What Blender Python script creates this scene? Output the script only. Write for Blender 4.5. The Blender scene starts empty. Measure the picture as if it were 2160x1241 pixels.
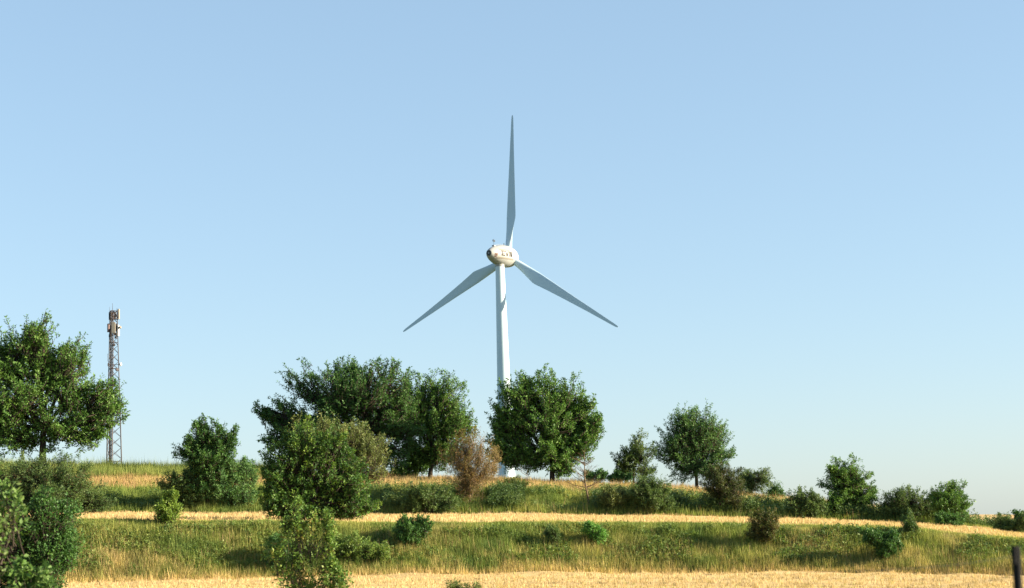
import bpy, math
import numpy as np
from mathutils import Vector, Matrix

RNG = np.random.default_rng(7)
SC = bpy.context.scene
COL = SC.collection

# ------------------------------------------------------------------ camera
F = 3552.0                       # focal length in photo pixels (photo 2160 x 1241)
PITCH = math.atan((1115.0 - 620.5) / F)
ROLL = math.radians(1.94)
cp, sp, cr, sr = math.cos(PITCH), math.sin(PITCH), math.cos(ROLL), math.sin(ROLL)
FWD = np.array([0, cp, sp]); _r0 = np.array([1.0, 0, 0]); _u0 = np.array([0, -sp, cp])
UPV = _u0 * cr + _r0 * sr
RIGHT = _r0 * cr - _u0 * sr
CAM = np.array([0.0, 0.0, 4.0])

cam_d = bpy.data.cameras.new('camera')
cam = bpy.data.objects.new('camera', cam_d)
COL.objects.link(cam)
M = Matrix.Identity(4)
for i in range(3):
    M[i][0], M[i][1], M[i][2], M[i][3] = RIGHT[i], UPV[i], -FWD[i], CAM[i]
cam.matrix_world = M
cam_d.sensor_fit = 'HORIZONTAL'; cam_d.sensor_width = 36.0
cam_d.lens = F / 2160.0 * 36.0
cam_d.clip_start = 0.1; cam_d.clip_end = 20000
cam_d.dof.use_dof = True
cam_d.dof.focus_distance = 140.0
cam_d.dof.aperture_fstop = 2.7
SC.camera = cam

# ------------------------------------------------------------------ light
SUN_EL = math.radians(18.5)
SUN_AZ = math.radians(97.0)       # clockwise from +Y: to the right and slightly behind the camera
world = bpy.data.worlds.new('World'); SC.world = world
world.use_nodes = True
nt = world.node_tree
bg = nt.nodes['Background']
sky = nt.nodes.new('ShaderNodeTexSky')
sky.sky_type = 'NISHITA'; sky.sun_disc = False
sky.sun_elevation = SUN_EL; sky.sun_rotation = SUN_AZ
sky.altitude = 0; sky.air_density = 1.0; sky.dust_density = 0.5; sky.ozone_density = 5.0
gam = nt.nodes.new('ShaderNodeGamma'); gam.inputs[1].default_value = 0.50      # the photograph's soft sky contrast
nt.links.new(sky.outputs[0], gam.inputs[0]); tn = nt.nodes.new('ShaderNodeMix'); tn.data_type = 'RGBA'; tn.blend_type = 'MULTIPLY'; tn.inputs[0].default_value = 1.0
tn.inputs[7].default_value = (0.95, 1.01, 1.02, 1)
nt.links.new(gam.outputs[0], tn.inputs[6]); nt.links.new(tn.outputs[2], bg.inputs[0])
bg.inputs[1].default_value = 0.113

sun_d = bpy.data.lights.new('sun', 'SUN')
sun = bpy.data.objects.new('sun', sun_d); COL.objects.link(sun)
sun_d.energy = 5.0; sun_d.angle = math.radians(0.5); sun_d.color = (1.0, 0.84, 0.62)
SUNV = Vector((math.sin(SUN_AZ) * math.cos(SUN_EL), math.cos(SUN_AZ) * math.cos(SUN_EL), math.sin(SUN_EL)))
sun.rotation_euler = SUNV.to_track_quat('Z', 'Y').to_euler()

vs = SC.view_settings
vs.view_transform = 'Standard'; vs.look = 'None'; vs.gamma = 1.0; vs.exposure = 1.95
vs.use_curve_mapping = False
SC.render.film_transparent = False
SC.cycles.max_bounces = 6
SC.cycles.transparent_max_bounces = 8

# ------------------------------------------------------------------ helpers
def P(u, v, d):
    """the point at depth d (metres along +Y from the camera) seen at photo pixel (u, v)"""
    r = FWD + RIGHT * ((u - 1080.0) / F) + UPV * (-(v - 620.5) / F)
    return CAM + r * (d / r[1])

def norm(a):
    return a / np.maximum(np.linalg.norm(a, axis=-1, keepdims=True), 1e-9)

def tag(o, label=None, cat=None, group=None, kind=None):
    if label: o['label'] = label
    if cat: o['category'] = cat
    if group: o['group'] = group
    if kind: o['kind'] = kind
    return o

def link(name, me, mat=None, parent=None, loc=None):
    o = bpy.data.objects.new(name, me)
    COL.objects.link(o)
    if mat is not None and me is not None:
        for m in (mat if isinstance(mat, (list, tuple)) else [mat]): me.materials.append(m)
    if parent is not None: o.parent = parent
    if loc is not None: o.location = [float(c) for c in loc]
    return o

def empty(name, loc):
    o = bpy.data.objects.new(name, None); COL.objects.link(o)
    o.empty_display_size = 0.3
    o.location = [float(c) for c in loc]
    return o

def np_mesh(name, verts, faces, tint=None, smooth=False):
    """verts N x 3, faces a list of (n x k) index arrays, tint N x 3 per vertex"""
    me = bpy.data.meshes.new(name)
    verts = np.ascontiguousarray(verts, dtype=np.float32)
    faces = [np.asarray(f, dtype=np.int32) for f in faces if len(f)]
    me.vertices.add(len(verts)); me.vertices.foreach_set('co', verts.ravel())
    loops = np.concatenate([f.ravel() for f in faces])
    starts, tot = [], 0
    for f in faces:
        starts.append(tot + np.arange(len(f)) * f.shape[1]); tot += f.size
    starts = np.concatenate(starts).astype(np.int32)
    me.loops.add(len(loops)); me.loops.foreach_set('vertex_index', loops)
    me.polygons.add(len(starts)); me.polygons.foreach_set('loop_start', starts)
    me.update(calc_edges=True)
    if smooth:
        me.polygons.foreach_set('use_smooth', np.ones(len(starts), dtype=bool))
    if tint is not None:
        a = me.color_attributes.new('tint', 'FLOAT_COLOR', 'POINT')
        c = np.ones((len(verts), 4), dtype=np.float32); c[:, :3] = tint
        a.data.foreach_set('color', c.ravel())
    me.validate()
    return me

def vnoise(x, y, seed=0):
    """smooth 2-D value noise in 0..1"""
    xi, yi = np.floor(x).astype(np.int64), np.floor(y).astype(np.int64)
    fx, fy = x - xi, y - yi
    fx, fy = fx * fx * (3 - 2 * fx), fy * fy * (3 - 2 * fy)
    def h(a, b):
        n = (a * 374761393 + b * 668265263 + seed * 974711) & 0x7fffffff
        n = ((n ^ (n >> 13)) * 1274126177) & 0x7fffffff
        return ((n ^ (n >> 16)) & 0xffff) / 65535.0
    return (h(xi, yi) * (1 - fx) + h(xi + 1, yi) * fx) * (1 - fy) + (h(xi, yi + 1) * (1 - fx) + h(xi + 1, yi + 1) * fx) * fy

def fbm(x, y, seed=0):
    return 0.55 * vnoise(x, y, seed) + 0.3 * vnoise(x * 2.1, y * 2.1, seed + 1) + 0.15 * vnoise(x * 4.3, y * 4.3, seed + 2)

class MB:
    """collects tubes, lathes and boxes into one mesh"""
    def __init__(s): s.v, s.f = [], []
    def add(s, v, f):
        o = len(s.v); s.v += [tuple(float(c) for c in p) for p in v]; s.f += [tuple(i + o for i in q) for q in f]
        return s
    def tube(s, pts, radii, n=8, caps=True):
        pts = np.array(pts, float); k = len(pts)
        v, f = [], []
        prev = None
        for i in range(k):
            t = norm(pts[min(i + 1, k - 1)] - pts[max(i - 1, 0)])
            if prev is None:
                a = np.cross(t, [0, 0, 1.0] if abs(t[2]) < 0.9 else [1.0, 0, 0])
            else:
                a = prev - t * prev.dot(t)
            a = norm(a); prev = a; b = np.cross(t, a)
            for j in range(n):
                th = 2 * math.pi * j / n
                v.append(pts[i] + radii[i] * (a * math.cos(th) + b * math.sin(th)))
        for i in range(k - 1):
            for j in range(n):
                f.append((i * n + j, i * n + (j + 1) % n, (i + 1) * n + (j + 1) % n, (i + 1) * n + j))
        if caps:
            f.append(tuple(range(n))[::-1]); f.append(tuple((k - 1) * n + j for j in range(n)))
        return s.add(v, f)
    def bar(s, a, b, r, n=6): return s.tube([a, b], [r, r], n)
    def box(s, c, ax, ay, az):
        c, ax, ay, az = (np.array(q, float) for q in (c, ax, ay, az))
        v = [c + i * ax + j * ay + k * az for i in (-1, 1) for j in (-1, 1) for k in (-1, 1)]
        return s.add(v, [(0, 1, 3, 2), (4, 6, 7, 5), (0, 4, 5, 1), (2, 3, 7, 6), (0, 2, 6, 4), (1, 5, 7, 3)])
    def lathe(s, org, axis, prof, n=32, cap0=True, cap1=True):
        axis = norm(np.array(axis, float)); org = np.array(org, float)
        a = norm(np.cross(axis, [0, 0, 1.0] if abs(axis[2]) < 0.9 else [1.0, 0, 0])); b = np.cross(axis, a)
        v, f = [], []
        for (t, r) in prof:
            for j in range(n):
                th = 2 * math.pi * j / n
                v.append(org + axis * t + r * (a * math.cos(th) + b * math.sin(th)))
        for i in range(len(prof) - 1):
            for j in range(n):
                f.append((i * n + j, i * n + (j + 1) % n, (i + 1) * n + (j + 1) % n, (i + 1) * n + j))
        if cap0: f.append(tuple(range(n))[::-1])
        if cap1: f.append(tuple((len(prof) - 1) * n + j for j in range(n)))
        return s.add(v, f)
    def build(s, name, mat, parent=None, smooth=False, auto=None):
        org = np.array(parent.matrix_basis.translation if parent is not None and parent.parent is None else (0, 0, 0))
        if parent is not None and parent.parent is not None:
            q = parent
            org = np.zeros(3)
            while q is not None: org = org + np.array(q.location); q = q.parent
        me = bpy.data.meshes.new(name)
        me.from_pydata([tuple(np.array(p) - org) for p in s.v], [], s.f); me.update()
        import bmesh
        bm = bmesh.new(); bm.from_mesh(me); bmesh.ops.recalc_face_normals(bm, faces=bm.faces); bm.to_mesh(me); bm.free()
        if smooth:
            me.polygons.foreach_set('use_smooth', [len(p.vertices) <= 4 for p in me.polygons])
            me.set_sharp_from_angle(angle=math.radians(auto or 50))
        return link(name, me, mat, parent)

# ------------------------------------------------------------------ materials
def mat(name):
    m = bpy.data.materials.new(name); m.use_nodes = True
    n = m.node_tree.nodes; n.clear()
    out = n.new('ShaderNodeOutputMaterial')
    return m, n, m.node_tree.links, out

def principled(name, col, rough=0.6, metal=0.0, spec=0.3, var=0.12, scale=3.0, streak=None, bump=0.0):
    m, n, l, out = mat(name)
    b = n.new('ShaderNodeBsdfPrincipled')
    b.inputs['Roughness'].default_value = rough; b.inputs['Metallic'].default_value = metal
    b.inputs['Specular IOR Level'].default_value = spec
    tc = n.new('ShaderNodeTexCoord')
    mp = n.new('ShaderNodeMapping')
    if streak: mp.inputs['Scale'].default_value = streak
    l.new(tc.outputs['Object'], mp.inputs['Vector'])
    nz = n.new('ShaderNodeTexNoise'); nz.inputs['Scale'].default_value = scale; nz.inputs['Detail'].default_value = 5
    l.new(mp.outputs[0], nz.inputs['Vector'])
    rp = n.new('ShaderNodeValToRGB')
    rp.color_ramp.elements[0].position = 0.3; rp.color_ramp.elements[1].position = 0.7
    rp.color_ramp.elements[0].color = [c * (1 - var) for c in col] + [1]
    rp.color_ramp.elements[1].color = [min(1, c * (1 + var)) for c in col] + [1]
    l.new(nz.outputs['Fac'], rp.inputs[0]); l.new(rp.outputs[0], b.inputs['Base Color'])
    if bump:
        bp = n.new('ShaderNodeBump'); bp.inputs['Strength'].default_value = bump; bp.inputs['Distance'].default_value = 0.05
        l.new(nz.outputs['Fac'], bp.inputs['Height']); l.new(bp.outputs[0], b.inputs['Normal'])
    l.new(b.outputs[0], out.inputs[0])
    return m

def leafmat(name, trans=0.35, rough=0.55, spec=0.25):
    m, n, l, out = mat(name)
    at = n.new('ShaderNodeAttribute'); at.attribute_name = 'tint'
    b = n.new('ShaderNodeBsdfPrincipled'); b.inputs['Roughness'].default_value = rough
    b.inputs['Specular IOR Level'].default_value = spec
    t = n.new('ShaderNodeBsdfTranslucent')
    mul = n.new('ShaderNodeMix'); mul.data_type = 'RGBA'; mul.blend_type = 'MULTIPLY'; mul.inputs[0].default_value = 1
    mul.inputs[7].default_value = (1.0, 1.05, 0.55, 1)
    l.new(at.outputs['Color'], mul.inputs[6]); l.new(mul.outputs[2], t.inputs['Color'])
    l.new(at.outputs['Color'], b.inputs['Base Color'])
    mx = n.new('ShaderNodeMixShader'); mx.inputs[0].default_value = trans
    l.new(b.outputs[0], mx.inputs[1]); l.new(t.outputs[0], mx.inputs[2]); l.new(mx.outputs[0], out.inputs[0])
    return m

def groundmat(name, cols, scale=0.6, fine=14.0, rows=False):
    m, n, l, out = mat(name)
    b = n.new('ShaderNodeBsdfPrincipled'); b.inputs['Roughness'].default_value = 0.95; b.inputs['Specular IOR Level'].default_value = 0.05
    tc = n.new('ShaderNodeTexCoord')
    mp = n.new('ShaderNodeMapping'); l.new(tc.outputs['Object'], mp.inputs['Vector'])
    if rows: mp.inputs['Scale'].default_value = (0.12, 1.0, 1.0)
    a = n.new('ShaderNodeTexNoise'); a.inputs['Scale'].default_value = scale; a.inputs['Detail'].default_value = 6
    c = n.new('ShaderNodeTexNoise'); c.inputs['Scale'].default_value = fine; c.inputs['Detail'].default_value = 4
    l.new(mp.outputs[0], a.inputs['Vector']); l.new(tc.outputs['Object'], c.inputs['Vector'])
    ad = n.new('ShaderNodeMath'); ad.operation = 'MULTIPLY_ADD'; ad.inputs[1].default_value = 0.5
    hf = n.new('ShaderNodeMath'); hf.operation = 'MULTIPLY'; hf.inputs[1].default_value = 0.5
    l.new(c.outputs['Fac'], hf.inputs[0]); l.new(a.outputs['Fac'], ad.inputs[0]); l.new(hf.outputs[0], ad.inputs[2])
    rp = n.new('ShaderNodeValToRGB'); e = rp.color_ramp.elements
    e[0].position = 0.36; e[1].position = 0.64
    e[0].color = (*cols[0], 1); e[1].color = (*cols[-1], 1)
    if len(cols) == 3:
        q = e.new(0.5); q.color = (*cols[1], 1)
    l.new(ad.outputs[0], rp.inputs[0]); l.new(rp.outputs[0], b.inputs['Base Color'])
    bp = n.new('ShaderNodeBump'); bp.inputs['Strength'].default_value = 0.6; bp.inputs['Distance'].default_value = 0.08
    l.new(c.outputs['Fac'], bp.inputs['Height']); l.new(bp.outputs[0], b.inputs['Normal'])
    l.new(b.outputs[0], out.inputs[0])
    return m

LEAF = leafmat('leaf', 0.30)
GRASS = leafmat('grass_blade', 0.32, 0.7, 0.1)
STRAW = leafmat('straw', 0.22, 0.75, 0.1)
BARK = principled('bark', (0.042, 0.034, 0.026), 0.9, spec=0.1, var=0.4, scale=6, streak=(1, 1, 0.2), bump=0.6)
BARK_GREY = principled('grey_bark', (0.12, 0.09, 0.055), 0.9, spec=0.1, var=0.35, scale=8, streak=(1, 1, 0.2), bump=0.5)
G_STRAW = groundmat('stubble_soil', [(0.28, 0.20, 0.10), (0.46, 0.34, 0.155), (0.55, 0.42, 0.21)], 0.5, 9, rows=True)
G_BANK = groundmat('bank_soil', [(0.05, 0.06, 0.02), (0.10, 0.10, 0.036), (0.20, 0.16, 0.07)], 0.4, 6)
G_UP = groundmat('meadow_soil', [(0.20, 0.15, 0.06), (0.32, 0.24, 0.10)], 0.2, 5)
G_LOW_BOUNCE = groundmat('hidden_hilltop_low_bounce', [(0.045, 0.065, 0.022), (0.09, 0.11, 0.04)], 0.1, 3)  # unseen hilltop ground, dark green invented to cut warm bounce onto the tower
G_FAR = groundmat('far_stubble', [(0.36, 0.25, 0.11), (0.46, 0.33, 0.16)], 0.05, 0.9, rows=True)

# ------------------------------------------------------------------ terrain
def knots(pairs):
    a = np.array(pairs, float)
    return lambda u: np.interp(u, a[:, 0], a[:, 1])
V_FOOT = knots([(-600, 1241), (0, 1236), (150, 1232), (400, 1225), (600, 1219), (800, 1216), (1000, 1212), (1300, 1209), (1700, 1209), (1900, 1212), (2050, 1216), (2160, 1222), (2800, 1243)])
V_LIP = knots([(-600, 1092), (0, 1095), (150, 1097), (500, 1099), (800, 1104), (1300, 1103), (1570, 1105), (1700, 1108), (1850, 1113), (2000, 1127), (2160, 1141), (2800, 1200)])
V_BACK = knots([(-600, 1082), (0, 1084), (500, 1084), (1000, 1087), (1300, 1090), (1500, 1094), (1700, 1098), (1850, 1104), (1950, 1108), (2050, 1117), (2160, 1132), (2800, 1194)])
V_MID = knots([(-600, 1030), (0, 1035), (350, 1036), (700, 1034), (1000, 1036), (1200, 1042), (1300, 1045), (1420, 1052), (1560, 1064), (1700, 1072), (1850, 1086), (1960, 1096), (2050, 1108), (2160, 1122), (2800, 1180)])
V_CREST = knots([(-600, 985), (0, 992), (200, 992), (370, 994), (520, 996), (800, 1007), (1000, 1012), (1150, 1018), (1300, 1024), (1420, 1031), (1500, 1040), (1560, 1046), (1650, 1058), (1760, 1068), (1850, 1078), (1960, 1092), (2050, 1104), (2160, 1112), (2800, 1150)])
V_PLAT = knots([(-600, 984), (0, 989), (238, 986), (370, 996), (520, 1000), (800, 1012), (1000, 1012), (1070, 1007), (1150, 1020), (1300, 1026), (1420, 1033), (1560, 1049), (1650, 1061), (1760, 1072), (1850, 1080), (1960, 1086), (2050, 1085), (2160, 1085), (2800, 1090)])
def v_eye(u): return 1115.0 - math.tan(ROLL) * (u - 1080.0)

D_FOOT = knots([(-600, 86), (0, 86), (600, 89), (1300, 92), (1800, 90), (2160, 87), (2800, 84)])
def zpix(u, v, d):
    """height of pixel (u, v) at depth d, arrays allowed"""
    rx = (u - 1080.0) / F; ry = -(v - 620.5) / F
    rz = FWD[2] + RIGHT[2] * rx + UPV[2] * ry
    r1 = FWD[1] + RIGHT[1] * rx + UPV[1] * ry
    return CAM[2] + rz / r1 * d

BW = 5.0                          # depth of the lower bank
US = np.linspace(-1600, 3760, 269)
def column(u):
    df = D_FOOT(u); zf = zpix(u, V_FOOT(u), df)
    k = [(-90, 2.3), (14, 2.3), (30, 1.9), (52, zf + 0.02), (df, zf),
         (df + 1.2, zf + 0.22 * (zpix(u, V_LIP(u), df + BW) - zf)),
         (df + BW, zpix(u, V_LIP(u), df + BW)),
         (141, zpix(u, V_BACK(u), 141)), (148, zpix(u, V_MID(u), 148)), (176, zpix(u, V_CREST(u), 176)),
         (182, zpix(u, V_CREST(u) + 1.0, 182)),
         (300, zpix(u, 0.5 * (V_CREST(u) + V_PLAT(u)) + 1.5, 300)), (420, zpix(u, V_PLAT(u), 420)),
         (640, zpix(u, max(V_PLAT(u) + 12, v_eye(u) - 70), 640)),
         (1300, zpix(u, v_eye(u) + 14, 1300)), (3000, zpix(u, v_eye(u) + 14, 3000)), (9000, zpix(u, v_eye(u) + 13, 9000))]
    return np.array(k)
COLS = [column(u) for u in US]
RES = {4: 9, 5: 4, 6: 9, 7: 10, 8: 8, 9: 10, 10: 4, 11: 8, 12: 8, 13: 5, 14: 4, 15: 3, 16: 3, 1: 3, 2: 4, 3: 5}
def to_u(x, y): return 1080.0 + F * x / np.maximum(y, 30.0)

ROWS_D, ROWS_Z, ROW_SEG = [], [], []
for seg in range(1, 17):
    n = RES[seg]
    for i in range(n + (1 if seg == 16 else 0)):
        t = i / n
        ROWS_D.append([c[seg - 1, 0] * (1 - t) + c[seg, 0] * t for c in COLS])
        ROWS_Z.append([c[seg - 1, 1] * (1 - t) + c[seg, 1] * t for c in COLS])
        ROW_SEG.append(seg)
ROWS_D, ROWS_Z = np.array(ROWS_D), np.array(ROWS_Z)
# soften the kinks and roughen the banks a little
for _ in range(2):
    ROWS_Z[1:-1] = 0.25 * ROWS_Z[:-2] + 0.5 * ROWS_Z[1:-1] + 0.25 * ROWS_Z[2:]
XS = (US[None, :] - 1080.0) / F * np.maximum(ROWS_D, 30.0)
seg_a = np.array(ROW_SEG)
amp = np.where((seg_a >= 5) & (seg_a <= 6), 0.22, np.where((seg_a >= 8) & (seg_a <= 10), 0.3, np.where(seg_a >= 11, 0.0, 0.04)))[:, None]
ROWS_Z = ROWS_Z + amp * (fbm(XS * 0.35, ROWS_D * 0.35, 3) - 0.5) * 2

def ground_z(x, y):
    x, y = np.atleast_1d(np.asarray(x, float)), np.atleast_1d(np.asarray(y, float))
    u = np.clip(to_u(x, y), US[0], US[-1] - 1e-6)
    fi = (u - US[0]) / (US[1] - US[0]); i = fi.astype(int); t = fi - i
    z = np.empty_like(x)
    i1 = np.minimum(i + 1, len(US) - 1)
    for c in np.unique(i):
        m = i == c
        za = np.interp(y[m], ROWS_D[:, c], ROWS_Z[:, c])
        zb = np.interp(y[m], ROWS_D[:, min(c + 1, len(US) - 1)], ROWS_Z[:, min(c + 1, len(US) - 1)])
        z[m] = za * (1 - t[m]) + zb * t[m]
    return z

def sheet(name, s0, s1, material, label):
    rows = [i for i, s in enumerate(ROW_SEG) if s0 <= s <= s1]
    rows = list(range(rows[0], min(rows[-1] + 2, len(ROW_SEG))))
    d, z = ROWS_D[rows], ROWS_Z[rows]; x = (US[None, :] - 1080.0) / F * np.maximum(d, 30.0)
    v = np.stack([x, d, z], -1).reshape(-1, 3); W = len(US); H = len(rows)
    idx = np.arange(W * H).reshape(H, W)
    q = np.stack([idx[:-1, :-1], idx[:-1, 1:], idx[1:, 1:], idx[1:, :-1]], -1).reshape(-1, 4)
    o = link(name, np_mesh(name, v, [q], smooth=True), material)
    tag(o, label, 'ground', kind='structure')
    return o
sheet('near_ground', 1, 2, G_BANK, 'grassy ground below the viewpoint under the fence post')
sheet('stubble_field', 3, 4, G_STRAW, 'golden stubble field along the bottom of the picture')
sheet('grass_bank_ground', 5, 6, G_BANK, 'soil of the lower grassy bank above the front stubble field')
sheet('terrace_field', 7, 7, G_STRAW, 'thin golden stubble terrace between the two grassy banks')
sheet('hillside_ground', 8, 10, G_BANK, 'soil of the upper bank below the row of trees')
hf = sheet('hilltop_field', 11, 16, G_LOW_BOUNCE, 'hilltop field rolling away, harvested and pale at its open end')
hf.data.materials.append(G_FAR)
_w = len(US) - 1
hf.data.polygons.foreach_set('material_index', [1 if US[i % _w] > 1780 else 0 for i in range(len(hf.data.polygons))])

# ------------------------------------------------------------------ foliage builders
def leaves(pos, axis, nrm, ln, wd):
    """rhombic leaves, slightly folded: N x 4 vertices"""
    axis = norm(axis); nrm = norm(nrm - axis * (nrm * axis).sum(-1, keepdims=True)); side = np.cross(axis, nrm)
    ln, wd = ln[:, None], wd[:, None]
    v = np.stack([pos, pos + axis * ln * 0.45 + side * wd * 0.5 + nrm * wd * 0.12,
                  pos + axis * ln, pos + axis * ln * 0.45 - side * wd * 0.5 + nrm * wd * 0.12], 1)
    return v.reshape(-1, 3)

def leaf_mesh(pos, axis, nrm, ln, wd, far):
    if not far:
        return leaves(pos, axis, nrm, ln, wd), quads(len(pos)), 4
    axis = norm(axis); nrm = norm(nrm - axis * (nrm * axis).sum(-1, keepdims=True)); side = np.cross(axis, nrm) * (wd * 0.5)[:, None]
    v = np.stack([pos - side, pos + side, pos + axis * ln[:, None]], 1).reshape(-1, 3)
    return v, np.arange(len(pos) * 3).reshape(-1, 3), 3

def quads(n): return np.arange(n * 4).reshape(n, 4)

def palette(pal, n, rng, per=None):
    pal = np.array(pal)
    t = np.clip(rng.normal(0.5, 0.24, n) if per is None else per + rng.normal(0, 0.12, n), 0, 1) * (len(pal) - 1)
    i = np.minimum(t.astype(int), len(pal) - 2); f = (t - i)[:, None]
    return pal[i] * (1 - f) + pal[i + 1] * f

def cones(a, b, r):
    """three-sided tapering twigs from a to b"""
    n = len(a); t = norm(b - a)
    h = np.where(np.abs(t[:, 2:3]) < 0.9, np.array([[0, 0, 1.0]]), np.array([[1.0, 0, 0]]))
    p = norm(np.cross(t, h)); q = np.cross(t, p); r = r[:, None]
    v = np.stack([a + r * p, a + r * (-0.5 * p + 0.87 * q), a + r * (-0.5 * p - 0.87 * q), b], 1).reshape(-1, 3)
    k = np.arange(n)[:, None] * 4
    f = np.concatenate([k + [[0, 1, 3]], k + [[1, 2, 3]], k + [[2, 0, 3]]])
    return v, f

GREEN_DARK = [(0.022, 0.052, 0.018), (0.040, 0.085, 0.026), (0.065, 0.115, 0.030)]
GREEN_MID = [(0.035, 0.075, 0.020), (0.062, 0.115, 0.028), (0.10, 0.155, 0.036)]
GREEN_BRIGHT = [(0.05, 0.10, 0.022), (0.085, 0.145, 0.030), (0.14, 0.19, 0.042)]
OLIVE = [(0.06, 0.075, 0.028), (0.10, 0.115, 0.042), (0.16, 0.155, 0.062)]
OLIVE_DARK = [(0.032, 0.058, 0.023), (0.06, 0.09, 0.032), (0.10, 0.125, 0.044)]
BROWN = [(0.09, 0.06, 0.032), (0.16, 0.105, 0.05), (0.24, 0.17, 0.085)]
BROWN_GREEN = [(0.022, 0.036, 0.012), (0.038, 0.05, 0.016), (0.07, 0.055, 0.020)]
BLUE_GREEN = [(0.034, 0.074, 0.030), (0.062, 0.115, 0.042), (0.10, 0.155, 0.052)]
PALE = [(0.10, 0.14, 0.06), (0.20, 0.24, 0.12), (0.40, 0.42, 0.30)]

def pix_v(u, d):
    """photo row at which the ground of column u shows at depth d"""
    z = ground_z((u - 1080.0) / F * d, d)[0]
    a, b = zpix(u, 1000.0, d), zpix(u, 1100.0, d)
    return 1000.0 + 100.0 * (z - a) / (b - a)
LEAF_GAIN = np.array([1.40, 1.58, 1.32])
def plant(name, label, cat, d, base, lobes, pal=GREEN_MID, fork=None, trunk=0.16, n_leaf=9000, leaf=(0.24, 0.13),
          spray=(1.1, 0.24), per=20, up=0.4, radial=0.8, droop=0.0, seed=1, bark=None, twigs=True, group=None, shell=0.55,
          stems=1, depth=1.0, lean_leaf=0.0, fixed=False, bough=11, volp=0.75):
    """one tree or shrub: base (u, v) and lobes (u, v, rx, ry) in photo pixels at depth d, turned into metres"""
    for lo, hi in ((86.0, 106.0), (136.0, 160.0)):
        if lo <= d <= hi and not fixed:
            c = np.arange(max(lo, D_FOOT(base[0]) - 1), min(hi, 165 if lo > 100 else D_FOOT(base[0]) + BW + 0.6), 0.2)
            vv = np.array([pix_v(base[0], q) for q in c]); d = float(c[np.argmin(np.abs(vv - base[1]))]); break
    rng = np.random.default_rng(seed * 1013 + 5)
    n_leaf = int(n_leaf * 2.0); leaf = (leaf[0] * 0.98, leaf[1] * 1.0); spray = (spray[0] * 1.12, spray[1] * 0.82)
    s = d / F
    bx = P(base[0], base[1], d)
    bx[2] = ground_z(bx[0], bx[1])[0] - 0.05
    L = []
    for lb in lobes:
        c = P(lb[0], lb[1], d)
        dy = rng.uniform(-0.45, 0.45) * lb[2] * s if len(lobes) > 1 else 0.0
        if len(lb) > 4: dy = lb[4] * s
        c = c + np.array([0, dy, 0])
        rx, rz = lb[2] * s * 1.06, lb[3] * s * 1.06
        L.append((c, np.array([rx, 0.5 * (rx + rz) * depth, rz])))
    allc = np.array([c for c, _ in L]); mid = allc.mean(0)
    if fork is None:
        fk = bx * 0.55 + np.array([mid[0], mid[1], mid[2]]) * 0.45
    else:
        fk = P(fork[0], fork[1], d)
    root = empty(name, bx)
    # wood
    wood = MB()
    for k in range(stems):
        off = np.array([rng.normal(0, 0.5), rng.normal(0, 0.5), 0]) * (0.0 if stems == 1 else 0.35)
        tgt = fk if stems == 1 else fk + off * 2.5
        j1 = bx + off + (tgt - bx - off) * 0.5 + rng.normal(0, 0.06, 3) * np.linalg.norm(fk - bx) * 0.5
        wood.tube([bx + off, bx + off + (j1 - bx - off) * 0.12, j1, tgt], [trunk * 1.45, trunk * 1.05, trunk * 0.9, trunk * 0.72], 7)
    for c, r in L:
        e = c + np.array([0, 0, r[2] * 0.35])
        m1 = fk + (e - fk) * 0.5 + np.array([0, 0, -0.10 * np.linalg.norm(e - fk)]) * (1 if e[2] > fk[2] else -0.5) + rng.normal(0, 0.12, 3)
        wood.tube([fk - (e - fk) * 0.04, fk + (m1 - fk) * 0.55, m1, e], [trunk * 0.62, trunk * 0.5, trunk * 0.38, trunk * 0.10], 5)
    wood.build('trunk', bark or BARK, root, smooth=True)
    # sprays
    vol = np.array([r.prod() ** volp for _, r in L]); vol = vol / vol.sum()
    ns = max(6, int(n_leaf / per))
    # boughs: plume-like clumps of sprays that point out of the crown
    nb = max(5, ns // bough)
    li = rng.choice(len(L), nb, p=vol)
    C = np.array([L[i][0] for i in li]); R = np.array([L[i][1] for i in li])
    dr = norm(rng.normal(0, 1, (nb, 3)))
    rad = rng.uniform(0, 1, nb) ** shell
    rag = 0.72 + 0.34 * rng.uniform(0, 1, nb) ** 1.2
    bp = C + dr * R * (rad * rag)[:, None]
    org = fk * 0.5 + C * 0.5
    bd = norm(norm(bp - org) * radial + np.array([0, 0, up - droop]) + rng.normal(0, 0.26, (nb, 3)))
    bl = np.minimum(spray[0] * rng.uniform(0.9, 1.9, nb), 1.0 * R.min(1) + 0.1)
    bi = rng.integers(0, nb, ns)
    C, R = C[bi], R[bi]
    al = rng.uniform(-0.75, 0.45, ns)
    pw = (0.30 - 0.32 * al) * bl[bi] * 0.62
    pos = bp[bi] + bd[bi] * (al * bl[bi])[:, None] + rng.normal(0, 1, (ns, 3)) * np.array([1, 1, 0.7]) * pw[:, None]
    sl = np.minimum(spray[0] * rng.uniform(0.45, 1.0, ns), 0.75 * R.min(1) + 0.12)
    di = norm(bd[bi] * 0.9 + np.array([0, 0, 0.15 - 0.5 * droop]) + rng.normal(0, 0.36, (ns, 3)))
    st = pos - di * sl[:, None] * 0.5
    bshade = rng.uniform(0, 1, nb)
    br = 0.55 * rng.uniform(0, 1, ns) + 0.45 * bshade[bi]   # each spray has its own shade of the palette
    # keep sprays above the ground
    zg = ground_z(st[:, 0], st[:, 1])
    keep = pos[:, 2] > zg + 0.06
    st, di, sl, br, pos, C = st[keep], di[keep], sl[keep], br[keep], pos[keep], C[keep]; ns = len(st)
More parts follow.
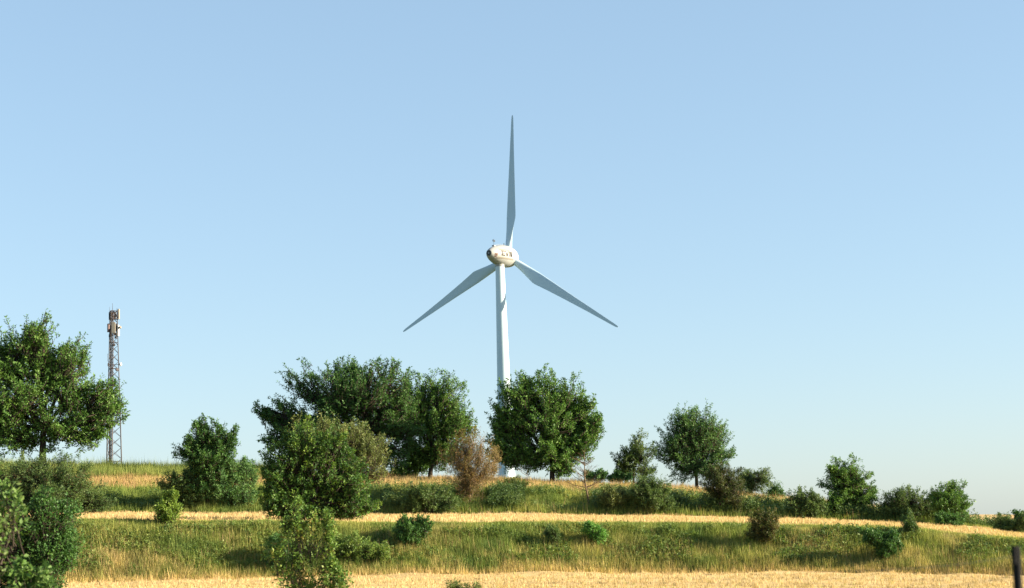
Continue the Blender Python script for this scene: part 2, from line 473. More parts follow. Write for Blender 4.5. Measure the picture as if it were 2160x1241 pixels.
    if twigs:
        thick = trunk * 0.13 + 0.002
        v, f = cones(st - di * 0.1, st + di * sl[:, None], np.full(ns, thick) * rng.uniform(0.6, 1.2, ns))
        k = rng.uniform(0, 1, ns) < 0.45                # thicker branchlets leading to the sprays
        a2 = (C[k] * 0.65 + fk * 0.35) + rng.normal(0, 0.12, (k.sum(), 3)); b2 = st[k] + di[k] * 0.2
        v2, f2 = cones(a2, b2, np.full(k.sum(), thick * 2.4))
        me = np_mesh('branches', np.concatenate([v, v2]) - bx, [f, f2 + len(v)])
        link('branches', me, bark or BARK, root)
    n = ns * per
    ii = np.repeat(np.arange(ns), per)
    t = rng.uniform(0.05, 1.0, n)
    perp = rng.normal(0, 1, (n, 3)); dI = di[ii]
    perp = norm(perp - dI * (perp * dI).sum(-1, keepdims=True))
    wd = spray[1] * (1.15 - 0.75 * t) * rng.uniform(0, 1, n) ** 0.6
    lp = st[ii] + dI * (sl[ii] * t)[:, None] + perp * wd[:, None] + np.stack([0 * t, 0 * t, -droop * 0.35 * t * sl[ii]], 1)
    ax = norm(dI * 0.55 + perp * 0.75 + np.array([0, 0, -0.15 - lean_leaf]) + rng.normal(0, 0.25, (n, 3)))
    nr = norm(np.array([0, 0, 0.75]) + perp * 0.3 + rng.normal(0, 0.55, (n, 3)))
    ll = leaf[0] * rng.uniform(0.6, 1.3, n); lw = leaf[1] * rng.uniform(0.7, 1.25, n)
    tint = palette(pal, n, rng, br[ii]) * LEAF_GAIN
    ok = lp[:, 2] > ground_z(lp[:, 0], lp[:, 1]) + 0.02
    v, f, kk = leaf_mesh(lp[ok], ax[ok], nr[ok], ll[ok], lw[ok], d > 80)
    me = np_mesh('crown', v - bx, [f], np.repeat(tint[ok], kk, 0))
    link('crown', me, LEAF, root)
    tag(root, label, cat, group)
    return root

def blob(u, v, rx, ry, n=6, seed=0, k=0.62):
    """a cluster of lobes filling an outline of half-width rx and half-height ry"""
    rng = np.random.default_rng(seed + 77)
    out = [(u, v, rx * k, ry * k)]
    for i in range(n):
        a = 2 * math.pi * (i + rng.uniform(-0.3, 0.3)) / n
        out.append((u + math.cos(a) * rx * (1 - k * 0.72), v - math.sin(a) * ry * (1 - k * 0.72),
                    rx * k * rng.uniform(0.55, 0.85), ry * k * rng.uniform(0.55, 0.85)))
    return out

# ================================================================== wind turbine
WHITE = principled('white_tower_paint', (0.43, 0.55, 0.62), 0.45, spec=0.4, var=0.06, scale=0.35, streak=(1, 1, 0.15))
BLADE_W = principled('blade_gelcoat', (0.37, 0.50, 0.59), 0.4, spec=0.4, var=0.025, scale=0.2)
NAC_W = principled('nacelle_paint', (0.29, 0.30, 0.29), 0.45, spec=0.35, var=0.05, scale=0.6, streak=(1, 1, 0.4))
DARKM = principled('dark_grille', (0.02, 0.025, 0.03), 0.6, spec=0.3)
GREYM = principled('grey_seal', (0.22, 0.24, 0.26), 0.6)
LETTER = principled('dark_lettering', (0.008, 0.008, 0.008), 0.6, var=0.25, scale=4)
REDM = principled('faded_red_print', (0.10, 0.04, 0.025), 0.6, var=0.2, scale=4)
PINKM = principled('faded_pink_print', (0.20, 0.185, 0.16), 0.6, var=0.05, scale=2)
TD = 400.0
tz = P(1053.6, 539, TD)                      # nacelle centre over the tower axis
TX, TY, TZ = tz[0], TD, tz[2]
tbase = ground_z(TX, TY)[0] - 0.3
turb = empty('wind_turbine', (TX, TY, tbase))
tag(turb, 'tall white wind turbine with three blades rising behind the central tree', 'wind turbine')
S = TD / F
top_z = P(1054.2, 562, TD)[2]
tower = MB()
prof = []
for i in range(25):
    t = i / 24
    z = tbase + (top_z - tbase) * t
    prof.append((z, 0.5 * S * (34.5 + (18.7 - 34.5) * t) + (0.12 * max(0, 1 - t * 22))))
tower.lathe((TX, TY, 0), (0, 0, 1), prof, 48)
tw = tower.build('tower', WHITE, turb, smooth=True)
for t in (0.36, 0.70):
    z = tbase + (top_z - tbase) * t; r = 0.5 * S * (34.5 + (18.7 - 34.5) * t)
    MB().lathe((TX, TY, z), (0, 0, 1), [(-0.03, r - 0.02), (-0.03, r + 0.006), (0.03, r + 0.006), (0.03, r - 0.02)], 48, False, False).build('tower_joint', WHITE, turb, smooth=True)
MB().lathe((TX, TY, top_z), (0, 0, 1), [(-0.10, 1.0), (-0.10, 1.10), (0.06, 1.10), (0.06, 1.0)], 48).build('yaw_ring', GREYM, turb, smooth=True, auto=30)
MB().lathe((TX, TY, top_z + 0.06), (0, 0, 1), [(0.0, 1.09), (0.35, 1.12), (0.8, 1.32), (1.25, 1.75), (1.6, 2.1)], 48, True, False).build('nacelle_neck', NAC_W, turb, smooth=True)

YAW = math.radians(31.0)
AX = np.array([math.sin(YAW), math.cos(YAW), 0.0])
SIDE = np.array([math.cos(YAW), -math.sin(YAW), 0.0])
ZV = np.array([0, 0, 1.0])
NC = np.array([TX, TY, TZ])
NPROF = [(-4.80, 0.50), (-4.80, 0.66), (-4.70, 0.80), (-4.3, 1.10), (-3.6, 1.48), (-2.6, 1.88), (-1.4, 2.24), (0, 2.50), (1.3, 2.63), (2.3, 2.66), (3.1, 2.63), (3.38, 2.60), (3.38, 2.4)]
_ns = np.array(NPROF[1:-1]); _t = np.concatenate([[0], np.cumsum(np.hypot(*np.diff(_ns, axis=0).T))])
_q = np.linspace(0, _t[-1], 40); _sm = np.stack([np.interp(_q, _t, _ns[:, 0]), np.interp(_q, _t, _ns[:, 1])], 1)
for _ in range(6): _sm[1:-1] = 0.25 * _sm[:-2] + 0.5 * _sm[1:-1] + 0.25 * _sm[2:]
NPROF = [NPROF[0]] + [tuple(p) for p in _sm] + [NPROF[-1]]
def nrad(s): return np.interp(s, [p[0] for p in NPROF[1:-1]], [p[1] for p in NPROF[1:-1]])
nac = MB().lathe(NC, AX, NPROF, 128).build('nacelle', NAC_W, turb, smooth=True)
MB().lathe(NC, AX, [(-4.86, 0.0), (-4.86, 0.40), (-4.80, 0.62), (-4.9, 0.66), (-4.9, 0.60), (-4.84, 0.46), (-4.82, 0.2)], 32, False, False).build('exhaust_vent', DARKM, nac, smooth=True)
MB().lathe(NC, AX, [(-4.93, 0.02), (-4.95, 0.20), (-4.80, 0.24)], 20).build('fan_hub', GREYM, nac, smooth=True)
for k in range(8):
    a = k * math.pi / 4
    dv = SIDE * math.cos(a) + ZV * math.sin(a)
    MB().bar(NC + AX * -4.90 + dv * 0.2, NC + AX * -4.90 + dv * 0.6, 0.025).build('vent_spoke', GREYM, nac)
# wrapped print on the side that faces the viewer
def onside(s, t):
    """point on the nacelle skin: s along the axis, t metres above the axis line"""
    r = nrad(s); h = min(max(t / r, -0.99), 0.99)
    a = math.asin(h)
    return NC + AX * s + (SIDE * math.cos(a) + ZV * math.sin(a)) * (r + 0.03)
def patch(cells, name, m):
    mb = MB()
    for (s0, t0, s1, t1, s2, t2, s3, t3) in cells:
        n = 14
        v, f = [], []
        for i in range(n + 1):
            for j in range(n + 1):
                a, b = i / n, j / n
                s = (s0 * (1 - a) + s1 * a) * (1 - b) + (s3 * (1 - a) + s2 * a) * b
                t = (t0 * (1 - a) + t1 * a) * (1 - b) + (t3 * (1 - a) + t2 * a) * b
                v.append(onside(s, t))
        for i in range(n):
            for j in range(n):
                f.append((i * (n + 1) + j, (i + 1) * (n + 1) + j, (i + 1) * (n + 1) + j + 1, i * (n + 1) + j + 1))
        mb.add(v, f)
    return mb.build(name, m, nac)
def rect(s0, t0, s1, t1): return (s0, t0, s1, t0, s1, t1, s0, t1)
y0, y1 = -0.50, 0.72
E = [rect(-2.25, y0, -1.93, y1), rect(-1.93, y1 - .30, -1.15, y1), rect(-1.93, y0, -1.15, y0 + .30), rect(-1.93, -0.02, -1.3, 0.24)]
V = [(-0.60, y0, -0.26, y0, -0.74, y1, -1.06, y1), (-0.60, y0, -0.26, y0, 0.24, y1, -0.08, y1)]
N = [rect(0.42, y0, 0.72, y1), rect(1.22, y0, 1.52, y1), (0.70, y1, 1.00, y1, 1.24, y0, 0.94, y0)]
for letter in (E, V, N):
    patch(letter, 'letter', LETTER)
em = [rect(-4.05, -0.62, -3.90, 0.02), rect(-3.80, -0.70, -3.62, -0.02), rect(-3.52, -0.70, -3.36, 0.02), rect(-3.95, -0.9, -3.45, -0.76), rect(-3.88, -0.38, -3.82, -0.26), rect(-3.60, -0.42, -3.54, -0.28)]
patch(em, 'emblem', REDM)
mb = patch([rect(-3.3, -1.22, 2.3, -0.86)], 'lower_stripe', PINKM)
patch([rect(-2.7, 0.82, 0.6, 1.14)], 'upper_stripe', PINKM)
for r_ in (rect(-3.3, 0.10, -2.95, 0.16), rect(-2.5, 0.52, -2.3, 0.58), rect(-2.3, 0.9, -2.05, 0.96)): patch([r_], 'faint_mark', REDM)
# roof gear
def roof(s, side=0.0): return NC + AX * s + ZV * (nrad(s) ** 2 - side ** 2) ** 0.5 + SIDE * side
b0 = roof(-2.4)
MB().box(b0 + ZV * 0.10, AX * 0.45, SIDE * 0.3, ZV * 0.14).build('sensor_plinth', GREYM, nac)
MB().bar(b0 + ZV * 0.2, b0 + ZV * 1.75, 0.045).build('sensor_mast', DARKM, nac)
MB().box(b0 + ZV * 1.15, AX * 0.4, SIDE * 0.05, ZV * 0.045).build('crossbar', DARKM, nac)
MB().lathe(b0 + ZV * 1.2 - AX * 0.38, ZV, [(0, 0.03), (0.15, 0.13), (0.32, 0.13), (0.36, 0.02)], 10).build('anemometer', DARKM, nac, smooth=True)
MB().box(b0 + ZV * 1.36 + AX * 0.36, AX * 0.22, SIDE * 0.015, ZV * 0.14).build('wind_vane', DARKM, nac)
MB().lathe(b0 + ZV * 0.2 + AX * 0.9, ZV, [(-0.3, 0.09), (0.05, 0.11), (0.14, 0.06)], 10).build('warning_lamp', DARKM, nac, smooth=True)
rl = MB()
pts = [roof(s) + ZV * 0.22 for s in np.linspace(-1.6, 2.2, 10)]
rl.tube(pts, [0.03] * 10, 5)
for s in np.linspace(-1.6, 2.2, 5): rl.bar(roof(s) - ZV * 0.05, roof(s) + ZV * 0.22, 0.025)
rl.build('roof_rail', GREYM, nac)
lb = roof(2.25)
MB().lathe(lb, ZV, [(-0.05, 0.08), (0.35, 0.08), (0.45, 0.12), (0.6, 0.05)], 8).build('lightning_stub', DARKM, nac, smooth=True)

SPROF = [(3.46, 2.3), (3.46, 2.585), (4.0, 2.50), (4.7, 2.34), (5.3, 2.13), (6.0, 1.80), (6.7, 1.36), (7.3, 0.86), (7.6, 0.45), (7.68, 0.04)]
hub = MB().lathe(NC, AX, SPROF, 64).build('rotor_hub', NAC_W, turb, smooth=True)
HUB = NC + AX * 4.1
# blade: stations along the span (r, chord, thickness, twist, leading-edge offset, circular fraction)
ST = [(1.5, 1.62, 1.62, 0, 0.81, 1.0), (2.6, 1.62, 1.58, 4, 0.81, 1.0), (4.0, 1.80, 1.36, 16, 0.83, 0.75), (5.6, 2.16, 1.06, 20, 0.86, 0.4), (7.4, 2.58, 0.84, 17, 0.88, 0.12),
      (9.0, 2.92, 0.70, 14, 0.88, 0.0), (9.5, 2.96, 0.66, 13.5, 0.88, 0.0), (10.6, 2.80, 0.58, 12, 0.84, 0.0), (13.5, 2.40, 0.45, 9, 0.74, 0.0), (17, 1.98, 0.34, 6.5, 0.62, 0), (21, 1.56, 0.25, 4.5, 0.50, 0),
      (25, 1.18, 0.18, 3, 0.40, 0), (29, 0.84, 0.12, 1.8, 0.29, 0), (31.5, 0.62, 0.085, 1.2, 0.22, 0), (32.6, 0.48, 0.06, 1, 0.17, 0), (33.1, 0.22, 0.03, 1, 0.06, 0)]
ST = [(r * 1.06 if r > 4 else r, *q) for r, *q in ST]
NP = 28
def blade_mesh(ang):
    # span direction in the rotor plane; chord trails clockwise as seen from behind
    sp_ = ZV * math.cos(ang) + SIDE * math.sin(ang)
    ch = -ZV * math.sin(ang) + SIDE * math.cos(ang)      # towards the trailing edge
    v, f = [], []
    for (r, c, th, tw_, le, circ) in ST:
        a = math.radians(tw_)
        cd = ch * math.cos(a) - AX * math.sin(a); nd = AX * math.cos(a) + ch * math.sin(a)
        for j in range(NP):
            t = 2 * math.pi * j / NP
            x = 0.5 * (1 - math.cos(t))                    # 0 leading, 1 trailing
            yt = 5 * (0.2969 * math.sqrt(x) - 0.126 * x - 0.3516 * x * x + 0.2843 * x ** 3 - 0.1036 * x ** 4)
            ya = yt * th * (1 if t < math.pi else -0.75) + 0.03 * c * math.sin(math.pi * x)
            yc = 0.5 * th * math.sin(t)
            yy = yc * circ + ya * (1 - circ)
            v.append(HUB + sp_ * r + cd * (-le + c * x) + nd * yy)
    k = len(ST)
    for i in range(k - 1):
        for j in range(NP):
            f.append((i * NP + j, i * NP + (j + 1) % NP, (i + 1) * NP + (j + 1) % NP, (i + 1) * NP + j))
    f.append(tuple(range(NP))); f.append(tuple((k - 1) * NP + j for j in range(NP)))
    return MB().add(v, f)
for ang in (4.0, 124.0, 244.0):
    a = math.radians(ang)
    bl = blade_mesh(a).build('blade', BLADE_W, turb, smooth=True, auto=60)
    sp_ = ZV * math.cos(a) + SIDE * math.sin(a)
    MB().lathe(HUB, sp_, [(1.75, 0.84), (1.75, 0.93), (2.32, 0.91), (2.36, 0.84)], 32).build('blade_root_collar', NAC_W, bl, smooth=True, auto=35)

# ================================================================== lattice mast
STEEL = principled('galvanised_steel', (0.050, 0.046, 0.050), 0.6, metal=0.0, var=0.3, scale=1.2)
CABLE = principled('cable_ladder_brown', (0.075, 0.05, 0.038), 0.7, var=0.3, scale=1.5)
PANEL = principled('antenna_radome', (0.22, 0.20, 0.165), 0.5, var=0.06, scale=1)
PANEL_P = principled('antenna_radome_pink', (0.20, 0.13, 0.125), 0.5, var=0.1, scale=1)
WHITE_P = principled('white_drum', (0.5, 0.5, 0.47), 0.45, var=0.03)
MD = 300.0
MS = MD / F
mc = P(239, 985, MD); MX, MY = mc[0], MD
mz0 = ground_z(MX, MY)[0] - 0.2
mast = empty('antenna_mast', (MX, MY, mz0))
tag(mast, 'slim steel lattice antenna mast beyond the big leafy tree', 'antenna mast')
mzt = P(239, 656, MD)[2]; MH = mzt - mz0
legdir = [np.array([-0.94, 0.30, 0]), np.array([-0.28, -0.95, 0]), np.array([1.0, 0.42, 0])]
def legp(i, t): return np.array([MX, MY, mz0 + MH * t]) + legdir[i] * (MS * 16.4 * (1 - t) + MS * 7.6 * t)
for i in range(3):
    MB().tube([legp(i, 0), legp(i, 1)], [0.115, 0.075], 7).build('leg', STEEL, mast, smooth=True)
lev = [0.0]
while lev[-1] < 0.985: lev.append(lev[-1] + (0.071 - 0.028 * lev[-1]))
lev[-1] = 1.0
for a, b in zip(lev[:-1], lev[1:]):
    for i, j in ((0, 1), (1, 2), (2, 0)):
        MB().bar(legp(i, a), legp(j, b), 0.036, 4).build('brace', STEEL, mast)
        MB().bar(legp(j, a) + np.array([0, 0.07, 0]), legp(i, b) + np.array([0, 0.07, 0]), 0.036, 4).build('brace', STEEL, mast)
for t in (0.055, 0.36, 0.635, 0.80, 1.0):
    for i, j in ((0, 1), (1, 2), (2, 0)):
        MB().bar(legp(i, t), legp(j, t), 0.05, 4).build('ring_beam', STEEL, mast)
# cable ladder on the front leg
lad = MB()
for off in (-0.02, 0.26, 0.50): lad.tube([legp(1, 0) + [off, -0.16, 0], legp(1, 0.985) + [off * 0.8, -0.16, 0]], [0.10, 0.075], 5)
lad.build('cable_run', CABLE, mast)
for k in range(46):
    t = 0.01 + k * 0.0207
    MB().box(legp(1, t) + [0.24, -0.26, 0], (0.34, 0, 0), (0, 0.02, 0), (0, 0, 0.03)).build('rung', STEEL, mast)
def mp_(u, v, dy=0.0): return P(u, v, MD + dy)
def panel(u, v0, v1, w, dep, face, m, name='panel_antenna', dy=0.0):
    a = mp_(u, v0, dy); b = mp_(u, v1, dy)
    fx = np.array([math.cos(face), math.sin(face), 0]); fy = np.array([-math.sin(face), math.cos(face), 0])
    mb = MB(); mb.box((a + b) / 2, fx * dep / 2, fy * w / 2, (a - b) / 2)
    o = mb.build(name, m, mast)
    bv = o.modifiers.new('round', 'BEVEL'); bv.width = 0.05; bv.segments = 2
    # mounting pole behind it
    back = (a + b) / 2 - fx * 0.35; hv = (a - b) / 2 * 1.12
    MB().bar(back - hv, back + hv, 0.045, 6).build('mounting_pole', STEEL, o)
    MB().bar(back + hv * 0.6, (a + b) / 2 + hv * 0.6, 0.035, 5).build('bracket', STEEL, o)
    MB().bar(back - hv * 0.6, (a + b) / 2 - hv * 0.6, 0.035, 5).build('bracket', STEEL, o)
    return o
# upper ring
panel(231.0, 659, 675, 0.42, 0.24, math.radians(200), STEEL, dy=-0.2)
panel(250.5, 652, 674, 0.40, 0.26, math.radians(-15), PANEL, dy=0.2)
panel(243, 658, 674, 0.36, 0.24, math.radians(75), STEEL, dy=1.3)
ctr = mp_(240.5, 673)
for zz, rr in ((0, 0.060), (1.35, 0.04)):
    mb = MB()
    pts = [ctr + np.array([math.cos(a) * 0.78, math.sin(a) * 0.78, zz]) for a in np.linspace(0, 2 * math.pi, 17)]
    mb.tube(pts, [rr] * 17, 5).build('platform_hoop', STEEL, mast)
for k in range(6):
    a = k * math.pi / 3 + 0.4
    p0 = ctr + np.array([math.cos(a) * 0.78, math.sin(a) * 0.78, 0])
    MB().bar(p0, p0 + [0, 0, 1.35], 0.03, 5).build('hoop_post', STEEL, mast)
for (u, v, w, h) in ((237.5, 662, 0.28, 0.42), (239.5, 668, 0.26, 0.4), (234.5, 666, 0.22, 0.36), (246, 666, 0.26, 0.42), (240, 658, 0.2, 0.3)):
    MB().box(mp_(u, v, -0.4), (w / 2, 0, 0), (0, 0.12, 0), (0, 0, h / 2)).build('radio_unit', STEEL, mast)
MB().tube([mp_(237.5, 660), mp_(237.3, 640)], [0.05, 0.022], 6).build('whip_aerial', STEEL, mast)
MB().tube([mp_(231.2, 660), mp_(231.2, 648)], [0.035, 0.018], 6).build('whip_aerial', STEEL, mast)
# lower ring
panel(228.5, 683, 701, 0.52, 0.28, math.radians(215), PANEL_P, dy=-0.3)
panel(239.5, 680, 703, 0.66, 0.30, math.radians(-88), PANEL, dy=-1.3)
panel(249.5, 686, 709, 0.52, 0.30, math.radians(-20), WHITE_P, dy=-0.1)
panel(245.8, 683, 699, 0.34, 0.26, math.radians(60), STEEL, dy=0.6)
for (u, v, w, h) in ((233, 697, 0.34, 0.5), (233.5, 705, 0.3, 0.5), (243, 705, 0.4, 0.5), (244, 712, 0.36, 0.42), (231, 709, 0.22, 0.5)):
    MB().box(mp_(u, v, -0.5), (w / 2, 0, 0), (0, 0.14, 0), (0, 0, h / 2)).build('radio_unit', STEEL, mast)
def dish(u, v, r, m, face, dy=-0.6, dep=0.35):
    fx = np.array([math.sin(face), -math.cos(face), 0])
    c = mp_(u, v, dy)
    o = MB().lathe(c, fx, [(0, r * 0.3), (dep * 0.5, r * 0.95), (dep * 0.6, r), (dep, r), (dep + 0.06, r * 0.8), (dep + 0.08, 0.02)], 20).build('dish_antenna', m, mast, smooth=True, auto=40)
    MB().bar(c, c - fx * 0.45, 0.05, 6).build('dish_mount', STEEL, o)
dish(240.5, 728, 0.27, STEEL, math.radians(10), -0.9)
dish(251, 691, 0.25, PANEL, math.radians(70), -0.2)
dish(251.5, 769, 0.30, WHITE_P, math.radians(80), -0.1)
dish(245.5, 780, 0.30, STEEL, math.radians(35), -0.4)
fd = MB(); a, b = mp_(227, 747), mp_(227, 763)
fd.tube([a, b, b + [0.25, 0, 0], a + [0.25, 0, 0], a], [0.03] * 5, 5)
fd.bar((a + b) / 2 + [0.25, 0, 0], (a + b) / 2 + [0.7, 0, 0], 0.03)
fd.build('dipole_antenna', STEEL, mast)
MB().bar(mp_(226.5, 770), mp_(253, 769), 0.045, 5).build('cross_arm', STEEL, mast)
MB().tube([mp_(228, 766), mp_(228, 773)], [0.07, 0.07], 6).build('small_aerial', STEEL, mast)

# ================================================================== grasses
def blades(x, y, h, w, lean, tint, rng, zoff=-0.03, simple=False):
    n = len(x)
    z = ground_z(x, y) + zoff
    b = np.stack([x, y, z], 1)
    a = rng.uniform(0, 2 * math.pi, n)
    side = np.stack([np.cos(a), np.sin(a), 0 * a], 1) * (w * 0.5)[:, None]
    tip = b + np.stack([lean[:, 0], lean[:, 1], np.ones(n)], 1) * h[:, None]
    mid = b + np.stack([lean[:, 0] * 0.35, lean[:, 1] * 0.35, np.full(n, 0.58)], 1) * h[:, None]
    if simple:
        v = np.stack([b - side, b + side, tip], 1).reshape(-1, 3)
        return v, np.arange(n * 3).reshape(n, 3), np.repeat(tint, 3, 0)
    v = np.stack([b - side, b + side, mid + side * 0.8, tip], 1).reshape(-1, 3)
    return v, np.arange(n * 4).reshape(n, 4), np.repeat(tint, 4, 0)

def grass(name, label, area, n, hgt, wid, tintfn, clump=18, spread=0.22, seed=3, material=None, cat='grass', hvar=0.3, hfun=None):
    """area(rng, n) gives clump centres"""
    rng = np.random.default_rng(seed)
    cx, cy = area(rng, n // clump)
    m = len(cx); ii = np.repeat(np.arange(m), clump); N_ = len(ii)
    ox, oy = rng.normal(0, spread, N_), rng.normal(0, spread, N_)
    hh = hgt * (1 + hvar * rng.normal(0, 1, m))[ii] * rng.uniform(0.5, 1.15, N_)
    x, y = cx[ii] + ox, cy[ii] + oy
    hh = np.clip(hh * (0.65 + 0.7 * fbm(x * 0.5, y * 0.5, seed)), 0.04, 3)
    if hfun is not None: hh = hh * hfun(x, y)
    cl = rng.normal(0, 0.07, (m, 2))[ii]
    lean = cl + np.stack([ox, oy], 1) * 0.6 + rng.normal(0, 0.10, (N_, 2)) + np.array([-0.03, 0])
    tint = tintfn(x, y, rng, rng.uniform(0, 1, m)[ii])
    v, f, t = blades(x, y, hh, wid * rng.uniform(0.6, 1.4, N_), lean, tint, rng, simple=True)
    o = link(name, np_mesh(name, v, [f], t), material or GRASS)
    tag(o, label, cat, kind='stuff')
    return o

U0, U1 = -240, 2440
def band(lo, hi, u0=U0, u1=U1, bias=1.0):
    """clump centres between two depth curves"""
    def g(rng, n):
        u = rng.uniform(u0, u1, n); a, b = lo(u), hi(u)
        y = a + (b - a) * rng.uniform(0, 1, n) ** bias
        return (u - 1080.0) / F * y, y
    return g
def pix_u(x, y): return 1080.0 + F * x / y
def mixc(a, b, t): return np.array(a)[None, :] * (1 - t[:, None]) + np.array(b)[None, :] * t[:, None]

C_STRAW = (0.50, 0.37, 0.17); C_OLIVE = (0.295, 0.305, 0.085); C_GREEN = (0.20, 0.255, 0.06); C_DEEP = (0.10, 0.16, 0.044); C_RUST = (0.33, 0.205, 0.11)
def bank_tint(x, y, rng, cl):
    u = pix_u(x, y); df = D_FOOT(u); t = np.clip((y - df) / BW, 0, 1)
    n1 = fbm(x * 0.33 + 4, y * 0.5, 11); n2 = fbm(x * 1.1, y * 1.1, 12)
    g = mixc(C_DEEP, C_GREEN, np.clip(n2 * 1.6 - 0.2 + 0.3 * (cl - 0.5), 0, 1))
    right = np.clip((u - 1250) / 600, 0, 1)
    g = mixc((1, 1, 1), (1.25, 1.2, 1.1), right) * g
    ol = np.clip((n1 - 0.42) * 4 + 0.7 * (cl - 0.5), 0, 1)
    g = g * (1 - ol[:, None]) + np.array(C_OLIVE) * ol[:, None]
    dry = np.clip((0.25 - t) * 1.5 + (n2 - 0.52) * 3.2 + (cl - 0.62) * 1.3 + rng.normal(0, 0.28, len(x)), 0, 1) * 0.72
    # dry tufts seen on the slope
    for (pu, pt, ru, rt, k) in ((1690, 0.45, 60, 0.3, 0.9), (1990, 0.75, 50, 0.3, 0.5), (240, 0.3, 70, 0.25, 0.7), (1330, 0.25, 120, 0.25, 0.4), (1860, 0.25, 80, 0.2, 0.5), (900, 0.75, 60, 0.3, 0.3)):
        dry = np.maximum(dry, k * np.exp(-((u - pu) / ru) ** 2 - ((t - pt) / rt) ** 2) * (0.5 + n2))
    dry = np.clip(dry, 0, 1)
    g = g * (1 - dry[:, None]) + np.array(C_STRAW) * dry[:, None]
    return g * rng.uniform(0.6, 1.3, (len(x), 1)) * (0.62 + 0.72 * cl)[:, None]
grass('bank_grass', 'tall green and straw grass covering the lower bank', band(lambda u: D_FOOT(u) + 0.1, lambda u: D_FOOT(u) + BW + 0.5), 430000, 0.54, 0.025, bank_tint, clump=10, spread=0.17, seed=21, hvar=0.3,
      hfun=lambda x, y: 1.0 - 0.68 * np.clip(((y - D_FOOT(pix_u(x, y))) / BW - 0.72) / 0.22, 0, 1))

def hill_tint(x, y, rng, cl):
    u = pix_u(x, y); t = np.clip((y - 141) / 30, 0, 1)
    n1 = fbm(x * 0.3, y * 0.4, 31); n2 = fbm(x * 0.9, y * 0.9, 32)
    g = mixc(C_DEEP, C_GREEN, np.clip(n2 * 1.5 - 0.1 + 0.3 * (cl - 0.5), 0, 1))
    ol = np.clip((n1 - 0.45) * 4, 0, 1); g = g * (1 - ol[:, None]) + np.array(C_OLIVE) * ol[:, None]
    return g * rng.uniform(0.75, 1.25, (len(x), 1))
grass('hillside_grass', 'green grass and weeds on the upper bank behind the terrace', band(lambda u: 141.0 + 0 * u, lambda u: 149.0 + 0 * u), 170000, 0.6, 0.036, hill_tint, clump=8, spread=0.2, seed=41, hfun=lambda x, y: np.where(pix_u(x, y) > 1950, 0.4, 1.0))

def rust_tint(x, y, rng, cl):
    n2 = fbm(x * 0.7, y * 0.7, 52)
    g = mixc(C_RUST, C_STRAW, np.clip(n2 * 1.4 - 0.2, 0, 1))
    gr = np.clip((cl - 0.78) * 5, 0, 1); g = g * (1 - gr[:, None]) + np.array(C_OLIVE) * gr[:, None]
    return g * rng.uniform(0.7, 1.2, (len(x), 1))
def rust_lo(u): return np.where(u < 500, 148.5, np.where(u < 1500, 149.5, 152.0))
def rust_hi(u): return np.where(u < 450, 165.0, 179.0)
grass('dry_ridge_grass', 'rusty dry grass along the ridge under the trees', band(rust_lo, rust_hi), 155000, 0.52, 0.036, rust_tint, clump=8, hfun=lambda x, y: np.where(pix_u(x, y) > 1960, 0.3, 1.0), seed=51)

def top_tint(x, y, rng, cl):
    n2 = fbm(x * 0.8, y * 0.8, 62)
    g = mixc((0.11, 0.165, 0.042), (0.23, 0.25, 0.07), np.clip(n2 * 1.5 - 0.25 + 0.5 * (cl - 0.5), 0, 1))
    return g * rng.uniform(0.8, 1.25, (len(x), 1))
grass('ridge_top_grass', 'green tall weeds on the ridge at the foot of the mast', band(lambda u: 162.5 + 0 * u, lambda u: 182.0 + 0 * u, -200, 640), 80000, 0.92, 0.04, top_tint, clump=8, seed=61)

def stub_tint(x, y, rng, cl):
    n = fbm(x * 0.15, y * 1.2, 71)
    g = mixc((0.41, 0.295, 0.14), (0.60, 0.455, 0.235), np.clip(n * 1.5 - 0.25 + 0.3 * (cl - 0.5), 0, 1))
    gr = (cl > 0.955) & (n < 0.55); g[gr] = np.array(C_OLIVE)
    yy = y - 0.012 * x
    for c in (79.2, 81.0, 86.6, 72.0, 73.8):                # wheel tracks pressed into the stubble
        k = np.exp(-((yy - c) / 0.30) ** 2)[:, None] * np.clip((pix_u(x, y) - 700) / 600, 0.15, 0.9)[:, None]
        g = g * (1 - k) + np.array((0.19, 0.145, 0.085)) * k
    return g * rng.uniform(0.8, 1.15, (len(x), 1))
def rows(lo, hi, pitch):
    def g(rng, n):
        u = rng.uniform(U0, U1, n); a, b = lo(u), hi(u)
        y = a + (b - a) * rng.uniform(0, 1, n)
        x = (u - 1080.0) / F * y
        y = np.round((y + 0.03 * x) / pitch) * pitch - 0.03 * x + rng.normal(0, 0.03, n)
        return x, y
    return g
grass('front_stubble', 'golden cut stubble standing on the front field', rows(lambda u: 62 + 0 * u, lambda u: D_FOOT(u) + 0.3, 0.5), 110000, 0.17, 0.022, stub_tint, clump=10, spread=0.07, seed=71, material=STRAW, cat='stubble', hvar=0.2)
grass('terrace_stubble', 'golden cut stubble standing on the narrow terrace', rows(lambda u: D_FOOT(u) + BW + 0.5, lambda u: 141.3 + 0 * u, 0.6), 110000, 0.22, 0.035, stub_tint, clump=10, spread=0.10, seed=81, material=STRAW, cat='stubble', hvar=0.2)

def fringe_tint(x, y, rng, cl):
    g = mixc((0.52, 0.38, 0.17), C_OLIVE, np.clip((cl - 0.55) * 2.2, 0, 1))
    return g * rng.uniform(0.75, 1.2, (len(x), 1))
grass('field_edge_grass', 'straw coloured grass fringe where the front field meets the bank', band(lambda u: D_FOOT(u) - 0.9 + 0.7 * fbm(u * 0.02, u * 0, 8), lambda u: D_FOOT(u) + 0.7), 42000, 0.36, 0.022, fringe_tint, clump=7, spread=0.14, seed=111)

